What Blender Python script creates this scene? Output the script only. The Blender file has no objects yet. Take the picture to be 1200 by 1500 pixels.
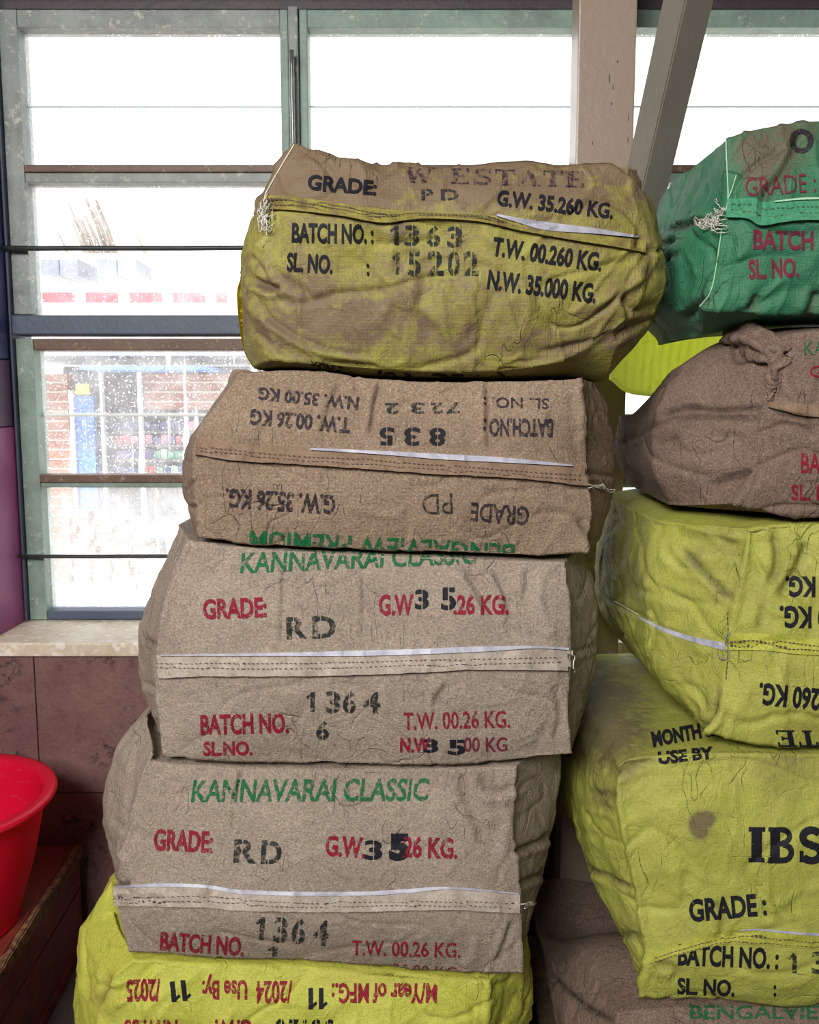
import bpy, bmesh, math, random
import numpy as np
from mathutils import Vector
from mathutils.bvhtree import BVHTree

random.seed(7)
rng = np.random.RandomState(7)
scene = bpy.context.scene
C = scene.collection

# ------------------------------------------------------------------ camera
CAM_H = 1.35
PITCH = math.radians(7.0)
FOC = 1300.0
cam_data = bpy.data.cameras.new('camera')
cam_data.sensor_fit = 'HORIZONTAL'
cam_data.sensor_width = 36.0
cam_data.lens = 36.0 * FOC / 1200.0
cam_data.clip_start = 0.02
cam = bpy.data.objects.new('camera', cam_data)
C.objects.link(cam)
cam.location = (0, 0, CAM_H)
cam.rotation_euler = (math.pi / 2 - PITCH, 0, 0)
scene.camera = cam

# ------------------------------------------------------------------ world, sun, lights, exposure
scene.view_settings.view_transform = 'Standard'
scene.view_settings.look = 'None'
scene.view_settings.gamma = 1.0
scene.view_settings.use_curve_mapping = False
scene.view_settings.exposure = 0.0
world = bpy.data.worlds.new('overcast_sky')
scene.world = world
world.use_nodes = True
bg = world.node_tree.nodes['Background']
bg.inputs['Color'].default_value = (0.95, 0.98, 1.0, 1)
bg.inputs['Strength'].default_value = 2.6

sun_data = bpy.data.lights.new('sun', 'SUN')
sun_data.energy = 8.0
sun_data.angle = math.radians(3)
sun_data.color = (1.0, 0.96, 0.88)
sun = bpy.data.objects.new('sun', sun_data)
C.objects.link(sun)
sun.rotation_euler = (math.radians(38), 0, math.radians(-25))

# area light added behind and left of the camera to light the sacks
added_key = bpy.data.lights.new('added_key_light', 'AREA')
added_key.shape = 'RECTANGLE'
added_key.size = 1.3
added_key.size_y = 0.9
added_key.energy = 146
added_key.color = (1.0, 0.97, 0.93)
dl = bpy.data.objects.new('added_key_light', added_key)
C.objects.link(dl)
dl.location = (-0.95, -1.5, 2.55)
dl.rotation_euler = (Vector((0.15, 1.35, 0.9)) - Vector(dl.location)).to_track_quat('-Z', 'Y').to_euler()

# ------------------------------------------------------------------ measuring helpers
cp, sp = math.cos(PITCH), math.sin(PITCH)

def at(px, py, Y):
    """real point at depth Y seen at photo pixel (px, py)"""
    px = np.asarray(px, float); py = np.asarray(py, float)
    a = (px - 600.0) / FOC; b = (750.0 - py) / FOC
    dy = cp + b * sp; dz = -sp + b * cp
    t = Y / dy
    return np.stack([a * t, np.ones_like(a) * Y, CAM_H + dz * t], -1)

def proj(P):
    q = P - np.array([0, 0, CAM_H])
    f = q[..., 1] * cp - q[..., 2] * sp
    u = q[..., 1] * sp + q[..., 2] * cp
    return np.stack([600 + FOC * q[..., 0] / f, 750 - FOC * u / f], -1)

def catmull(pts, n):
    P = np.array(pts, float)
    if len(P) == 2:
        t = np.linspace(0, 1, n)[:, None]
        return P[0] * (1 - t) + P[1] * t
    Q = np.vstack([2 * P[0] - P[1], P, 2 * P[-1] - P[-2]])
    out = []
    for i in range(1, len(Q) - 2):
        t = np.linspace(0, 1, 24, endpoint=False)[:, None]
        p0, p1, p2, p3 = Q[i - 1], Q[i], Q[i + 1], Q[i + 2]
        out.append(0.5 * (2 * p1 + (p2 - p0) * t + (2 * p0 - 5 * p1 + 4 * p2 - p3) * t ** 2 + (3 * p1 - p0 - 3 * p2 + p3) * t ** 3))
    out.append(P[-1:])
    O = np.vstack(out)
    s = np.concatenate([[0], np.cumsum(np.linalg.norm(np.diff(O, axis=0), axis=1))])
    tt = np.linspace(0, s[-1], n)
    return np.stack([np.interp(tt, s, O[:, k]) for k in range(O.shape[1])], -1)

# gradient noise
_perm = rng.permutation(256); _perm = np.concatenate([_perm, _perm])
_grad = rng.normal(size=(256, 3)); _grad /= np.linalg.norm(_grad, axis=1)[:, None]

def noise3(P):
    i = np.floor(P).astype(int); f = P - i; i &= 255
    w = f * f * f * (f * (f * 6 - 15) + 10)
    r = 0
    for dx in (0, 1):
        for dy in (0, 1):
            for dz in (0, 1):
                h = _perm[_perm[_perm[(i[:, 0] + dx) & 255] + ((i[:, 1] + dy) & 255)] + ((i[:, 2] + dz) & 255)]
                g = (_grad[h] * (f - np.array([dx, dy, dz]))).sum(1)
                wx = w[:, 0] if dx else 1 - w[:, 0]
                wy = w[:, 1] if dy else 1 - w[:, 1]
                wz = w[:, 2] if dz else 1 - w[:, 2]
                r = r + g * wx * wy * wz
    return r * 1.5

def ridged(P):
    return 1 - np.abs(noise3(P)) * 2.2

# ------------------------------------------------------------------ object helpers
def link_mesh(name, verts, faces, mat, parent=None, smooth=True, origin=None):
    me = bpy.data.meshes.new(name)
    V = np.asarray(verts, float)
    if origin is not None:
        V = V - np.asarray(origin, float)
    me.from_pydata(V.tolist(), [], faces)
    me.update()
    if smooth:
        me.polygons.foreach_set('use_smooth', [True] * len(me.polygons))
    o = bpy.data.objects.new(name, me)
    C.objects.link(o)
    if mat is not None:
        me.materials.append(mat)
    if parent is not None:
        o.parent = parent
    return o

def empty(name, loc):
    o = bpy.data.objects.new(name, None)
    o.empty_display_size = 0.05
    C.objects.link(o)
    o.location = loc
    return o

def tag(o, label=None, cat=None, group=None, kind=None):
    if label: o['label'] = label
    if cat: o['category'] = cat
    if group: o['group'] = group
    if kind: o['kind'] = kind
    return o

def box_bm(bm, x0, x1, y0, y1, z0, z1, bevel=0.0, jitter=0.0):
    co = [(x, y, z) for x in (x0, x1) for y in (y0, y1) for z in (z0, z1)]
    if jitter:
        co = [(x + random.uniform(-jitter, jitter), y + random.uniform(-jitter, jitter), z + random.uniform(-jitter, jitter)) for x, y, z in co]
    v = [bm.verts.new(c) for c in co]
    fs = [bm.faces.new([v[i] for i in f]) for f in ((0, 1, 3, 2), (4, 6, 7, 5), (0, 4, 5, 1), (2, 3, 7, 6), (0, 2, 6, 4), (1, 5, 7, 3))]
    if bevel:
        es = list({e for f in fs for e in f.edges})
        bmesh.ops.bevel(bm, geom=es, offset=bevel, segments=2, affect='EDGES', profile=0.6)

def bm_obj(name, bm, mat, parent=None, smooth=False):
    me = bpy.data.meshes.new(name)
    bmesh.ops.recalc_face_normals(bm, faces=bm.faces)
    if parent is not None:
        bmesh.ops.translate(bm, verts=bm.verts, vec=-Vector(parent_world(parent)))
    bm.to_mesh(me); bm.free()
    if smooth:
        me.polygons.foreach_set('use_smooth', [True] * len(me.polygons))
    if mat: me.materials.append(mat)
    o = bpy.data.objects.new(name, me)
    C.objects.link(o)
    if parent is not None: o.parent = parent
    return o

def parent_world(p):
    v = Vector((0, 0, 0))
    while p is not None:
        v = v + p.location
        p = p.parent
    return v

def box(name, x0, x1, y0, y1, z0, z1, mat, parent=None, bevel=0.002, jitter=0.0):
    bm = bmesh.new()
    box_bm(bm, x0, x1, y0, y1, z0, z1, bevel, jitter)
    return bm_obj(name, bm, mat, parent)

def tube_mesh(path, r, sides=8, caps=True):
    path = np.asarray(path, float)
    n = len(path)
    r = np.ones(n) * r if np.isscalar(r) else np.asarray(r)
    T = np.gradient(path, axis=0); T /= np.linalg.norm(T, axis=1)[:, None] + 1e-9
    ref = np.array([0, 0, 1.0]) if abs(T[:, 2]).mean() < 0.8 else np.array([1.0, 0, 0])
    A = np.cross(T, ref); A /= np.linalg.norm(A, axis=1)[:, None] + 1e-9
    B = np.cross(T, A)
    V = []; F = []
    for k in range(sides):
        a = 2 * math.pi * k / sides
        V.append(path + (A * math.cos(a) + B * math.sin(a)) * r[:, None])
    V = np.stack(V, 1).reshape(-1, 3)
    for i in range(n - 1):
        for k in range(sides):
            k2 = (k + 1) % sides
            F.append((i * sides + k, i * sides + k2, (i + 1) * sides + k2, (i + 1) * sides + k))
    if caps:
        F.append(tuple(range(sides - 1, -1, -1)))
        F.append(tuple((n - 1) * sides + k for k in range(sides)))
    return V, F

# ------------------------------------------------------------------ materials
class NT:
    def __init__(self, name):
        self.m = bpy.data.materials.new(name)
        self.m.use_nodes = True
        self.t = self.m.node_tree
        self.n = self.t.nodes; self.l = self.t.links
        self.b = self.n['Principled BSDF']
        self.out = self.n['Material Output']
        self.geo = self.n.new('ShaderNodeNewGeometry').outputs['Position']
    def mapping(self, scale=(1, 1, 1), rot=(0, 0, 0)):
        m = self.n.new('ShaderNodeMapping')
        m.inputs['Scale'].default_value = scale
        m.inputs['Rotation'].default_value = rot
        self.l.new(self.geo, m.inputs['Vector'])
        return m.outputs[0]
    def noise(self, scale, detail=3, rough=0.55, vec=None, dist=0.0):
        t = self.n.new('ShaderNodeTexNoise')
        t.inputs['Scale'].default_value = scale
        t.inputs['Detail'].default_value = detail
        t.inputs['Roughness'].default_value = rough
        t.inputs['Distortion'].default_value = dist
        self.l.new(vec if vec is not None else self.geo, t.inputs['Vector'])
        return t.outputs['Fac']
    def ramp(self, fac, stops):
        r = self.n.new('ShaderNodeValToRGB')
        e = r.color_ramp.elements
        while len(e) < len(stops): e.new(0.5)
        for i, (p, c) in enumerate(stops):
            e[i].position = p
            e[i].color = (c, c, c, 1) if isinstance(c, (int, float)) else (*c, 1)
        self.l.new(fac, r.inputs[0])
        return r.outputs[0]
    def math(self, op, a, b=None, clamp=False):
        m = self.n.new('ShaderNodeMath'); m.operation = op; m.use_clamp = clamp
        for i, v in enumerate((a, b)):
            if v is None: continue
            if isinstance(v, (int, float)): m.inputs[i].default_value = v
            else: self.l.new(v, m.inputs[i])
        return m.outputs[0]
    def mix(self, fac, a, b, mode='MIX'):
        m = self.n.new('ShaderNodeMix'); m.data_type = 'RGBA'; m.blend_type = mode
        for key, v in ((0, fac), (6, a), (7, b)):
            if isinstance(v, (int, float)):
                m.inputs[key].default_value = v if key == 0 else (v, v, v, 1)
            elif isinstance(v, tuple): m.inputs[key].default_value = (*v, 1)
            else: self.l.new(v, m.inputs[key])
        return m.outputs[2]
    def attr(self, name):
        a = self.n.new('ShaderNodeAttribute'); a.attribute_name = name
        return a.outputs['Fac']
    def bump(self, h, dist, strength=1.0, prev=None):
        b = self.n.new('ShaderNodeBump')
        b.inputs['Distance'].default_value = dist
        b.inputs['Strength'].default_value = strength
        self.l.new(h, b.inputs['Height'])
        if prev is not None: self.l.new(prev, b.inputs['Normal'])
        return b.outputs[0]
    def done(self, color=None, rough=None, normal=None, metal=None, spec=None):
        if color is not None:
            if isinstance(color, tuple): self.b.inputs['Base Color'].default_value = (*color, 1)
            else: self.l.new(color, self.b.inputs['Base Color'])
        if rough is not None:
            if isinstance(rough, (int, float)): self.b.inputs['Roughness'].default_value = rough
            else: self.l.new(rough, self.b.inputs['Roughness'])
        if normal is not None: self.l.new(normal, self.b.inputs['Normal'])
        if metal is not None: self.b.inputs['Metallic'].default_value = metal
        if spec is not None: self.b.inputs['Specular IOR Level'].default_value = spec
        return self.m

def sack_material(name, base, base2, dirt, rough=0.8, spec=0.25, speck=0.35, weave=0.5, crumple=0.0007, dirt_gain=1.0, translucent=0.0, fleck=0.0, grime=0.16):
    t = NT(name)
    big = t.ramp(t.noise(7, 4, 0.6), [(0.35, 0.0), (0.68, 1.0)])
    col = t.mix(big, base, base2)
    fib = t.noise(260, 3, 0.7, t.mapping((1, 1, 1.6)))
    fibr = t.ramp(fib, [(0.3, 1.0 - speck), (0.7, 1.0 + 0.0)])
    col = t.mix(1.0, col, fibr, 'MULTIPLY')
    pale = t.ramp(t.noise(420, 2, 0.6), [(0.56, 0.0), (0.72, 1.0)])
    col = t.mix(t.math('MULTIPLY', pale, fleck), col, (0.62, 0.56, 0.48))
    # grime where it is handled, broken up by noise
    dn = t.ramp(t.noise(22, 6, 0.72, dist=0.6), [(0.36, 0.0), (0.66, 1.0)])
    dn2 = t.ramp(t.noise(90, 5, 0.7), [(0.35, 0.5), (0.7, 1.0)])
    dm = t.math('MULTIPLY', t.math('ADD', t.math('MULTIPLY', t.attr('dirt'), t.math('ADD', t.math('MULTIPLY', dn, 0.7), 0.6)), t.math('MULTIPLY', dn, 0.10 * dirt_gain)), dn2, True)
    col = t.mix(dm, col, dirt)
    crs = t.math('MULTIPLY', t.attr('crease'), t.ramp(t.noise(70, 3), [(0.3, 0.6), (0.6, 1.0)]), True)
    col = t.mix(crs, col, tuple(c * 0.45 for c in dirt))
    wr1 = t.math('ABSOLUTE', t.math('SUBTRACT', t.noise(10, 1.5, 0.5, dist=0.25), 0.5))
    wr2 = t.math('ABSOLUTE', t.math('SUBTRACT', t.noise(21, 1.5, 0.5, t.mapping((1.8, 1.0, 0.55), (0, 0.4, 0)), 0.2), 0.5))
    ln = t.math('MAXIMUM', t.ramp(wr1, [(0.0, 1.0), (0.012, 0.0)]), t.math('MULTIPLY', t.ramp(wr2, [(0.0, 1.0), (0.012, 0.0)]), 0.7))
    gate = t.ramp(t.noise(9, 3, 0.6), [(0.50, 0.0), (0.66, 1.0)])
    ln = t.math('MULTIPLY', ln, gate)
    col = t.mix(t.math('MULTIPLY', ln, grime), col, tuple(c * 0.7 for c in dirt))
    wv = t.n.new('ShaderNodeTexWave'); wv.inputs['Scale'].default_value = 160; wv.inputs['Distortion'].default_value = 1.2
    wv.bands_direction = 'X'; t.l.new(t.geo, wv.inputs['Vector'])
    wh = t.n.new('ShaderNodeTexWave'); wh.inputs['Scale'].default_value = 160; wh.inputs['Distortion'].default_value = 1.2
    wh.bands_direction = 'Z'; t.l.new(t.geo, wh.inputs['Vector'])
    weav = t.math('ADD', wv.outputs['Fac'], wh.outputs['Fac'])
    cr = t.math('ABSOLUTE', t.math('SUBTRACT', t.noise(26, 4, 0.6, dist=0.9), 0.5))
    n0 = t.bump(t.math('MULTIPLY', ln, -1.0), 0.0022)
    n1 = t.bump(t.ramp(cr, [(0.0, 0.0), (0.14, 1.0)]), crumple, 1.0, n0)
    n2 = t.bump(t.noise(300, 3, 0.7), 0.0007, 0.8, n1)
    n3 = t.bump(weav, 0.0003, weave, n2)
    m = t.done(col, rough, n3, spec=spec)
    if translucent:
        tr = t.n.new('ShaderNodeBsdfTranslucent')
        t.l.new(col, tr.inputs['Color'])
        mx = t.n.new('ShaderNodeMixShader'); mx.inputs[0].default_value = translucent
        t.l.new(t.b.outputs[0], mx.inputs[1]); t.l.new(tr.outputs[0], mx.inputs[2])
        t.l.new(mx.outputs[0], t.out.inputs['Surface'])
    return m

M = {}
M['kraft'] = sack_material('kraft_sack', (0.39, 0.315, 0.245), (0.47, 0.385, 0.305), (0.14, 0.10, 0.075), 0.85, 0.2, 0.6, fleck=0.5)
M['kraft_warm'] = sack_material('kraft_sack_warm', (0.33, 0.235, 0.16), (0.40, 0.29, 0.205), (0.12, 0.08, 0.055), 0.85, 0.2, 0.6, fleck=0.5)
M['kraft_dark'] = sack_material('kraft_sack_dark', (0.235, 0.16, 0.12), (0.29, 0.20, 0.155), (0.09, 0.06, 0.045), 0.85, 0.2, 0.6, fleck=0.3)
M['yellow'] = sack_material('yellow_sack', (0.41, 0.43, 0.07), (0.51, 0.52, 0.105), (0.17, 0.14, 0.06), 0.6, 0.35, 0.3, dirt_gain=2.6)
M['yellow_dirty'] = sack_material('yellow_sack_stained', (0.31, 0.30, 0.045), (0.42, 0.41, 0.07), (0.18, 0.125, 0.075), 0.6, 0.35, 0.2, dirt_gain=6.0)
M['yellow_bright'] = sack_material('bright_yellow_sack', (0.52, 0.54, 0.07), (0.62, 0.63, 0.11), (0.30, 0.24, 0.06), 0.6, 0.35, 0.35, dirt_gain=1.5)
M['green'] = sack_material('green_sack', (0.026, 0.165, 0.08), (0.045, 0.22, 0.115), (0.12, 0.10, 0.065), 0.55, 0.35, 0.2, dirt_gain=1.5)
M['lime'] = sack_material('lime_sack', (0.75, 0.86, 0.06), (0.80, 0.90, 0.10), (0.3, 0.3, 0.06), 0.45, 0.4, 0.1, translucent=0.7)
M['flap'] = sack_material('thin_yellow_flap', (0.75, 0.62, 0.03), (0.8, 0.7, 0.04), (0.3, 0.25, 0.03), 0.5, 0.3, 0.1, translucent=0.6)

def band_material(name, c, c2):
    t = NT(name)
    col = t.mix(t.ramp(t.noise(45, 4), [(0.35, 0), (0.65, 1)]), c, c2)
    col = t.mix(1.0, col, t.ramp(t.noise(300, 3, 0.7), [(0.3, 0.6), (0.7, 1.0)]), 'MULTIPLY')
    return t.done(col, 0.8, t.bump(t.noise(250, 3), 0.0007), spec=0.2)
M['band_kraft'] = band_material('kraft_seam', (0.40, 0.33, 0.27), (0.54, 0.47, 0.40))
M['band_warm'] = band_material('kraft_seam_warm', (0.23, 0.15, 0.10), (0.32, 0.22, 0.15))
M['band_dirty'] = band_material('stained_seam', (0.20, 0.15, 0.06), (0.36, 0.32, 0.07))
M['band_green'] = band_material('green_seam', (0.05, 0.29, 0.15), (0.10, 0.35, 0.20))
M['band_yellow'] = band_material('yellow_seam', (0.42, 0.43, 0.06), (0.55, 0.55, 0.10))

def ink(name, c, lo=0.30, hi=0.46, scale=190):
    t = NT(name)
    a = t.ramp(t.noise(scale, 4, 0.7), [(lo, 0.0), (hi, 1.0)])
    m = t.done(c, 0.7, spec=0.2)
    t.l.new(a, t.b.inputs['Alpha'])
    return m
M['ink_black'] = ink('black_ink', (0.012, 0.012, 0.018), 0.25, 0.38)
M['ink_faded'] = ink('faded_black_ink', (0.03, 0.022, 0.03), 0.34, 0.54)
M['ink_ghost'] = ink('ghost_ink', (0.035, 0.018, 0.045), 0.42, 0.66)
M['ink_stencil'] = ink('stencil_ink', (0.02, 0.025, 0.025), 0.36, 0.56, 150)
M['ink_red'] = ink('crimson_ink', (0.24, 0.01, 0.03), 0.32, 0.50)
M['ink_maroon'] = ink('maroon_ink', (0.16, 0.02, 0.04), 0.30, 0.46)
M['ink_green'] = ink('green_ink', (0.006, 0.13, 0.045), 0.34, 0.54)

def plain(name, c, rough=0.6, metal=0.0, var=0.0, spec=0.5):
    t = NT(name)
    if var:
        col = t.mix(1.0, c, t.ramp(t.noise(60, 4), [(0.3, 1 - var), (0.7, 1.0)]), 'MULTIPLY')
        return t.done(col, rough, metal=metal, spec=spec)
    return t.done(c, rough, metal=metal, spec=spec)
M['white_tape'] = plain('white_tape', (0.46, 0.46, 0.55), 0.45, var=0.35)
M['thread'] = plain('pale_thread', (0.66, 0.64, 0.58), 0.8)
M['green_thread'] = plain('green_thread', (0.35, 0.60, 0.40), 0.8)
M['stitch'] = plain('dark_stitch', (0.07, 0.05, 0.04), 0.9)
M['stitch_pale'] = plain('pale_stitch', (0.5, 0.45, 0.38), 0.9)
M['rust'] = plain('rusty_rod', (0.04, 0.045, 0.045), 0.5, var=0.4)
M['steel_rod'] = plain('steel_rod', (0.28, 0.30, 0.30), 0.35, 0.6, var=0.3)

def paint(name, c, chip, dirt, amt=0.5, rough=0.5):
    t = NT(name)
    ch = t.math('MULTIPLY', t.ramp(t.noise(45, 6, 0.75, dist=0.2), [(0.66 - amt * 0.12, 0.0), (0.74 - amt * 0.12, 1.0)]), 0.75)
    dd = t.ramp(t.noise(9, 5, 0.7), [(0.35, 0.0), (0.75, 0.8)])
    col = t.mix(ch, t.mix(dd, c, dirt), chip)
    h = t.math('ADD', t.noise(55, 5, 0.7), t.math('MULTIPLY', ch, -0.3))
    return t.done(col, rough, t.bump(h, 0.0015))
M['frame_green'] = paint('grey_green_paint', (0.25, 0.35, 0.30), (0.50, 0.52, 0.46), (0.11, 0.14, 0.12), 0.7)
M['frame_grey'] = paint('weathered_grey_paint', (0.30, 0.33, 0.31), (0.54, 0.54, 0.48), (0.10, 0.11, 0.12), 1.0)
M['frame_blue'] = paint('slate_blue_paint', (0.075, 0.10, 0.15), (0.12, 0.16, 0.20), (0.05, 0.07, 0.11), 0.2)
M['rust_ledge'] = paint('rusty_putty', (0.16, 0.09, 0.06), (0.36, 0.30, 0.22), (0.08, 0.04, 0.03), 0.9)
M['lintel'] = paint('dark_lintel', (0.06, 0.045, 0.055), (0.12, 0.1, 0.1), (0.03, 0.025, 0.03), 0.2)
M['navy'] = paint('jamb_navy_shade', (0.03, 0.028, 0.14), (0.05, 0.05, 0.2), (0.02, 0.015, 0.08), 0.1)  # shade at the top of the jamb, put into the colour
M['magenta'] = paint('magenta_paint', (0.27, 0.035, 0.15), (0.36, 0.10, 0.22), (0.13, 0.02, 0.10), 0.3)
M['sill'] = paint('cream_sill', (0.72, 0.64, 0.50), (0.88, 0.85, 0.78), (0.42, 0.30, 0.20), 1.2, 0.45)
M['post'] = paint('taupe_post_paint', (0.32, 0.25, 0.20), (0.30, 0.22, 0.17), (0.31, 0.24, 0.18), 0.05, 0.32)
M['brace'] = paint('brace_paint', (0.22, 0.20, 0.165), (0.16, 0.13, 0.1), (0.18, 0.165, 0.14), 0.05, 0.22)
M['purple'] = paint('jamb_purple_shade', (0.06, 0.012, 0.06), (0.10, 0.03, 0.09), (0.04, 0.01, 0.05), 0.2)  # dimmer stretch of the magenta jamb, its shade painted in
M['room'] = paint('dim_room_plaster', (0.13, 0.11, 0.105), (0.16, 0.14, 0.13), (0.09, 0.08, 0.075), 0.2)
M['floor'] = paint('dark_floor', (0.10, 0.08, 0.075), (0.15, 0.12, 0.1), (0.06, 0.05, 0.05), 0.4)

def wall_mat():
    t = NT('stained_wall_render')
    n = t.noise(5, 6, 0.7)
    col = t.mix(t.ramp(n, [(0.3, 0), (0.7, 1)]), (0.14, 0.055, 0.06), (0.25, 0.14, 0.125))
    sp_ = t.ramp(t.noise(34, 6, 0.8, dist=0.3), [(0.52, 0.0), (0.63, 1.0)])
    patch = t.ramp(t.noise(7.0, 2, 0.5), [(0.45, 0.2), (0.58, 1.0)])
    col = t.mix(t.math('MULTIPLY', sp_, patch), col, (0.018, 0.012, 0.014))
    col = t.mix(1.0, col, t.ramp(t.noise(220, 3, 0.7), [(0.3, 0.75), (0.7, 1.05)]), 'MULTIPLY')
    return t.done(col, 0.75, t.bump(t.noise(80, 6, 0.7), 0.003))
M['wall'] = wall_mat()

def wood_mat():
    t = NT('dark_red_wood')
    g = t.noise(14, 6, 0.65, t.mapping((14, 1, 1.2)), 0.6)
    col = t.mix(t.ramp(g, [(0.3, 0), (0.7, 1)]), (0.08, 0.012, 0.010), (0.30, 0.05, 0.03))
    return t.done(col, 0.45, t.bump(g, 0.002))
M['wood'] = wood_mat()
def edge_mat():
    t = NT('worn_wood_edge')
    g = t.noise(40, 6, 0.8, dist=0.6)
    col = t.mix(t.ramp(g, [(0.38, 0), (0.6, 1)]), (0.05, 0.02, 0.012), (0.34, 0.17, 0.08))
    return t.done(col, 0.8, t.bump(g, 0.006))
M['wood_edge'] = edge_mat()
def basin_mat():
    t = NT('red_plastic')
    sc = t.ramp(t.noise(26, 6, 0.8, t.mapping((1, 1, 2.5))), [(0.60, 0), (0.72, 0.55)])
    col = t.mix(sc, (0.86, 0.008, 0.055), (0.86, 0.28, 0.30))
    m = t.done(col, 0.38, t.bump(t.noise(60, 4), 0.0006), spec=0.5)
    tr = t.n.new('ShaderNodeBsdfTranslucent'); tr.inputs['Color'].default_value = (0.9, 0.01, 0.05, 1)
    mx = t.n.new('ShaderNodeMixShader'); mx.inputs[0].default_value = 0.42
    t.l.new(t.b.outputs[0], mx.inputs[1]); t.l.new(tr.outputs[0], mx.inputs[2]); t.l.new(mx.outputs[0], t.out.inputs['Surface'])
    return m
M['basin'] = basin_mat()

def glass_mat(name, base_dirt, seed, streaks=0.0):
    t = NT(name)
    t.n.remove(t.b)
    tr = t.n.new('ShaderNodeBsdfTransparent')
    gl = t.n.new('ShaderNodeBsdfGlossy'); gl.inputs['Roughness'].default_value = 0.08
    du = t.n.new('ShaderNodeBsdfTranslucent'); du.inputs['Color'].default_value = (0.93, 0.93, 0.95, 1)
    off = t.mapping((1, 1, 1))
    specks = t.ramp(t.noise(150 + seed * 7, 2, 0.5), [(0.66 - 0.006 * seed, 0.0), (0.70 - 0.006 * seed, 0.9)])
    blot = t.ramp(t.noise(14, 5, 0.75, dist=0.4), [(0.40, 0.0), (0.75, 0.55)])
    film = t.ramp(t.noise(3.0, 3, 0.6), [(0.3, 0.7), (0.7, 1.3)])
    st = t.ramp(t.noise(26, 3, 0.5, t.mapping((1.6, 1, 0.10), (0, math.radians(6), 0))), [(0.60, 0.0), (0.66, 0.75)])
    a = t.math('ADD', t.math('MULTIPLY', film, base_dirt), t.math('MULTIPLY', blot, 0.3))
    a = t.math('ADD', a, specks)
    a = t.math('ADD', a, t.math('MULTIPLY', st, streaks), True)
    a = t.math('MULTIPLY', a, 0.92)
    m1 = t.n.new('ShaderNodeMixShader'); m1.inputs[0].default_value = 0.05
    t.l.new(tr.outputs[0], m1.inputs[1]); t.l.new(gl.outputs[0], m1.inputs[2])
    m2 = t.n.new('ShaderNodeMixShader')
    t.l.new(a, m2.inputs[0]); t.l.new(m1.outputs[0], m2.inputs[1]); t.l.new(du.outputs[0], m2.inputs[2])
    t.l.new(m2.outputs[0], t.out.inputs['Surface'])
    return t.m
M['glass_hi'] = glass_mat('dusty_glass', 0.10, 0)
M['glass_mid'] = glass_mat('hazy_glass', 0.24, 1, 0.2)
M['glass_lo'] = glass_mat('splashed_dirty_glass', 0.09, 3, 0.6)
M['glass_edge'] = plain('glass_edge', (0.42, 0.52, 0.50), 0.3)
M['glass_edge_lit'] = plain('lit_glass_edge', (0.85, 0.88, 0.86), 0.3)  # whitish copy of the edge colour, light caught on it painted in

# ------------------------------------------------------------------ setting: room shell and window wall
YW = 2.35          # window plane
YF = 2.11          # inner face of the window wall
def PX(x, y=600, Y=YW): return float(at(x, y, Y)[0])
def PZ(y, x=600, Y=YW): return float(at(x, y, Y)[2])

Z_SILL = PZ(905)
XL = PX(45, 885)                       # left reveal
Z_HEAD = float(at(600, 11, 2.42)[2])
X_R = 2.6
tag(box('floor', -2.4, X_R, -2.6, YF, -0.1, 0.0, M['floor'], bevel=0), kind='structure')
tag(box('ceiling', -2.4, X_R, -2.6, YF + 0.4, 2.95, 3.05, M['room'], bevel=0), kind='structure')
tag(box('wall_left', -2.5, -2.4, -2.6, YF, 0, 2.95, M['room'], bevel=0), kind='structure')
tag(box('wall_front', -2.4, X_R, -2.7, -2.6, 0, 2.95, M['room'], bevel=0), kind='structure')
tag(box('wall_right', X_R, X_R + 0.1, -2.6, YF + 0.4, 0, 2.95, M['room'], bevel=0), kind='structure')
# back wall under the sill: courses of rendered blocks with recessed joints
wall = empty('wall_back', (0, YF, 0)); tag(wall, kind='structure')
box('backing', -2.4, X_R, YF + 0.008, YF + 0.33, 0, Z_SILL - 0.035, M['wall'], wall, 0)
z_j = PZ(1162, 150, YF)
courses = [(z_j, Z_SILL - 0.035), (z_j - 0.40, z_j), (0, z_j - 0.40)]
xj = PX(50, 980, YF)
for ci, (z0, z1) in enumerate(courses):
    x = xj - 1.8 + (0.0 if ci % 2 == 0 else 0.33)
    while x < X_R:
        xa, xb = max(x, -2.4), min(x + 0.9, X_R)
        if xb > xa + 0.01:
            box('block', xa + 0.0012, xb - 0.0012, YF, YF + 0.02, z0 + 0.0018, z1 - 0.0018, M['wall'], wall, 0.002)
        x += 0.9
# piers left of the reveal and head above
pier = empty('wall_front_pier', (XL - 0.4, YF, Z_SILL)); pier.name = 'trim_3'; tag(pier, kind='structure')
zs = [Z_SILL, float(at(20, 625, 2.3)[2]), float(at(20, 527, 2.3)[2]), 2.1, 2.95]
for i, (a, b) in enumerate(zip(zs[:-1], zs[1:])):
    box('jamb_block', -2.4, XL - 0.001 * i, YF + 0.002 * (i % 2), YW + 0.1, a + 0.001, b - 0.001, (M['magenta'], M['purple'], M['navy'], M['navy'])[i], pier, 0.003)  # upper blocks coloured darker to stand for the fading light on the jamb
tag(box('wall_head', -2.4, X_R, YF + 0.06, YW + 0.12, Z_HEAD, 2.95, M['lintel']), kind='structure').name = 'trim_1'
tag(box('trim_2', -2.4, X_R, YW - 0.02, YW + 0.05, PZ(18), Z_HEAD + 0.005, M['lintel'], bevel=0.001), kind='structure')
# sill
sill = tag(box('trim_4', XL - 0.5, X_R, YF - 0.012, YW + 0.1, Z_SILL - 0.035, Z_SILL, M['sill'], bevel=0.005), kind='structure')

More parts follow.
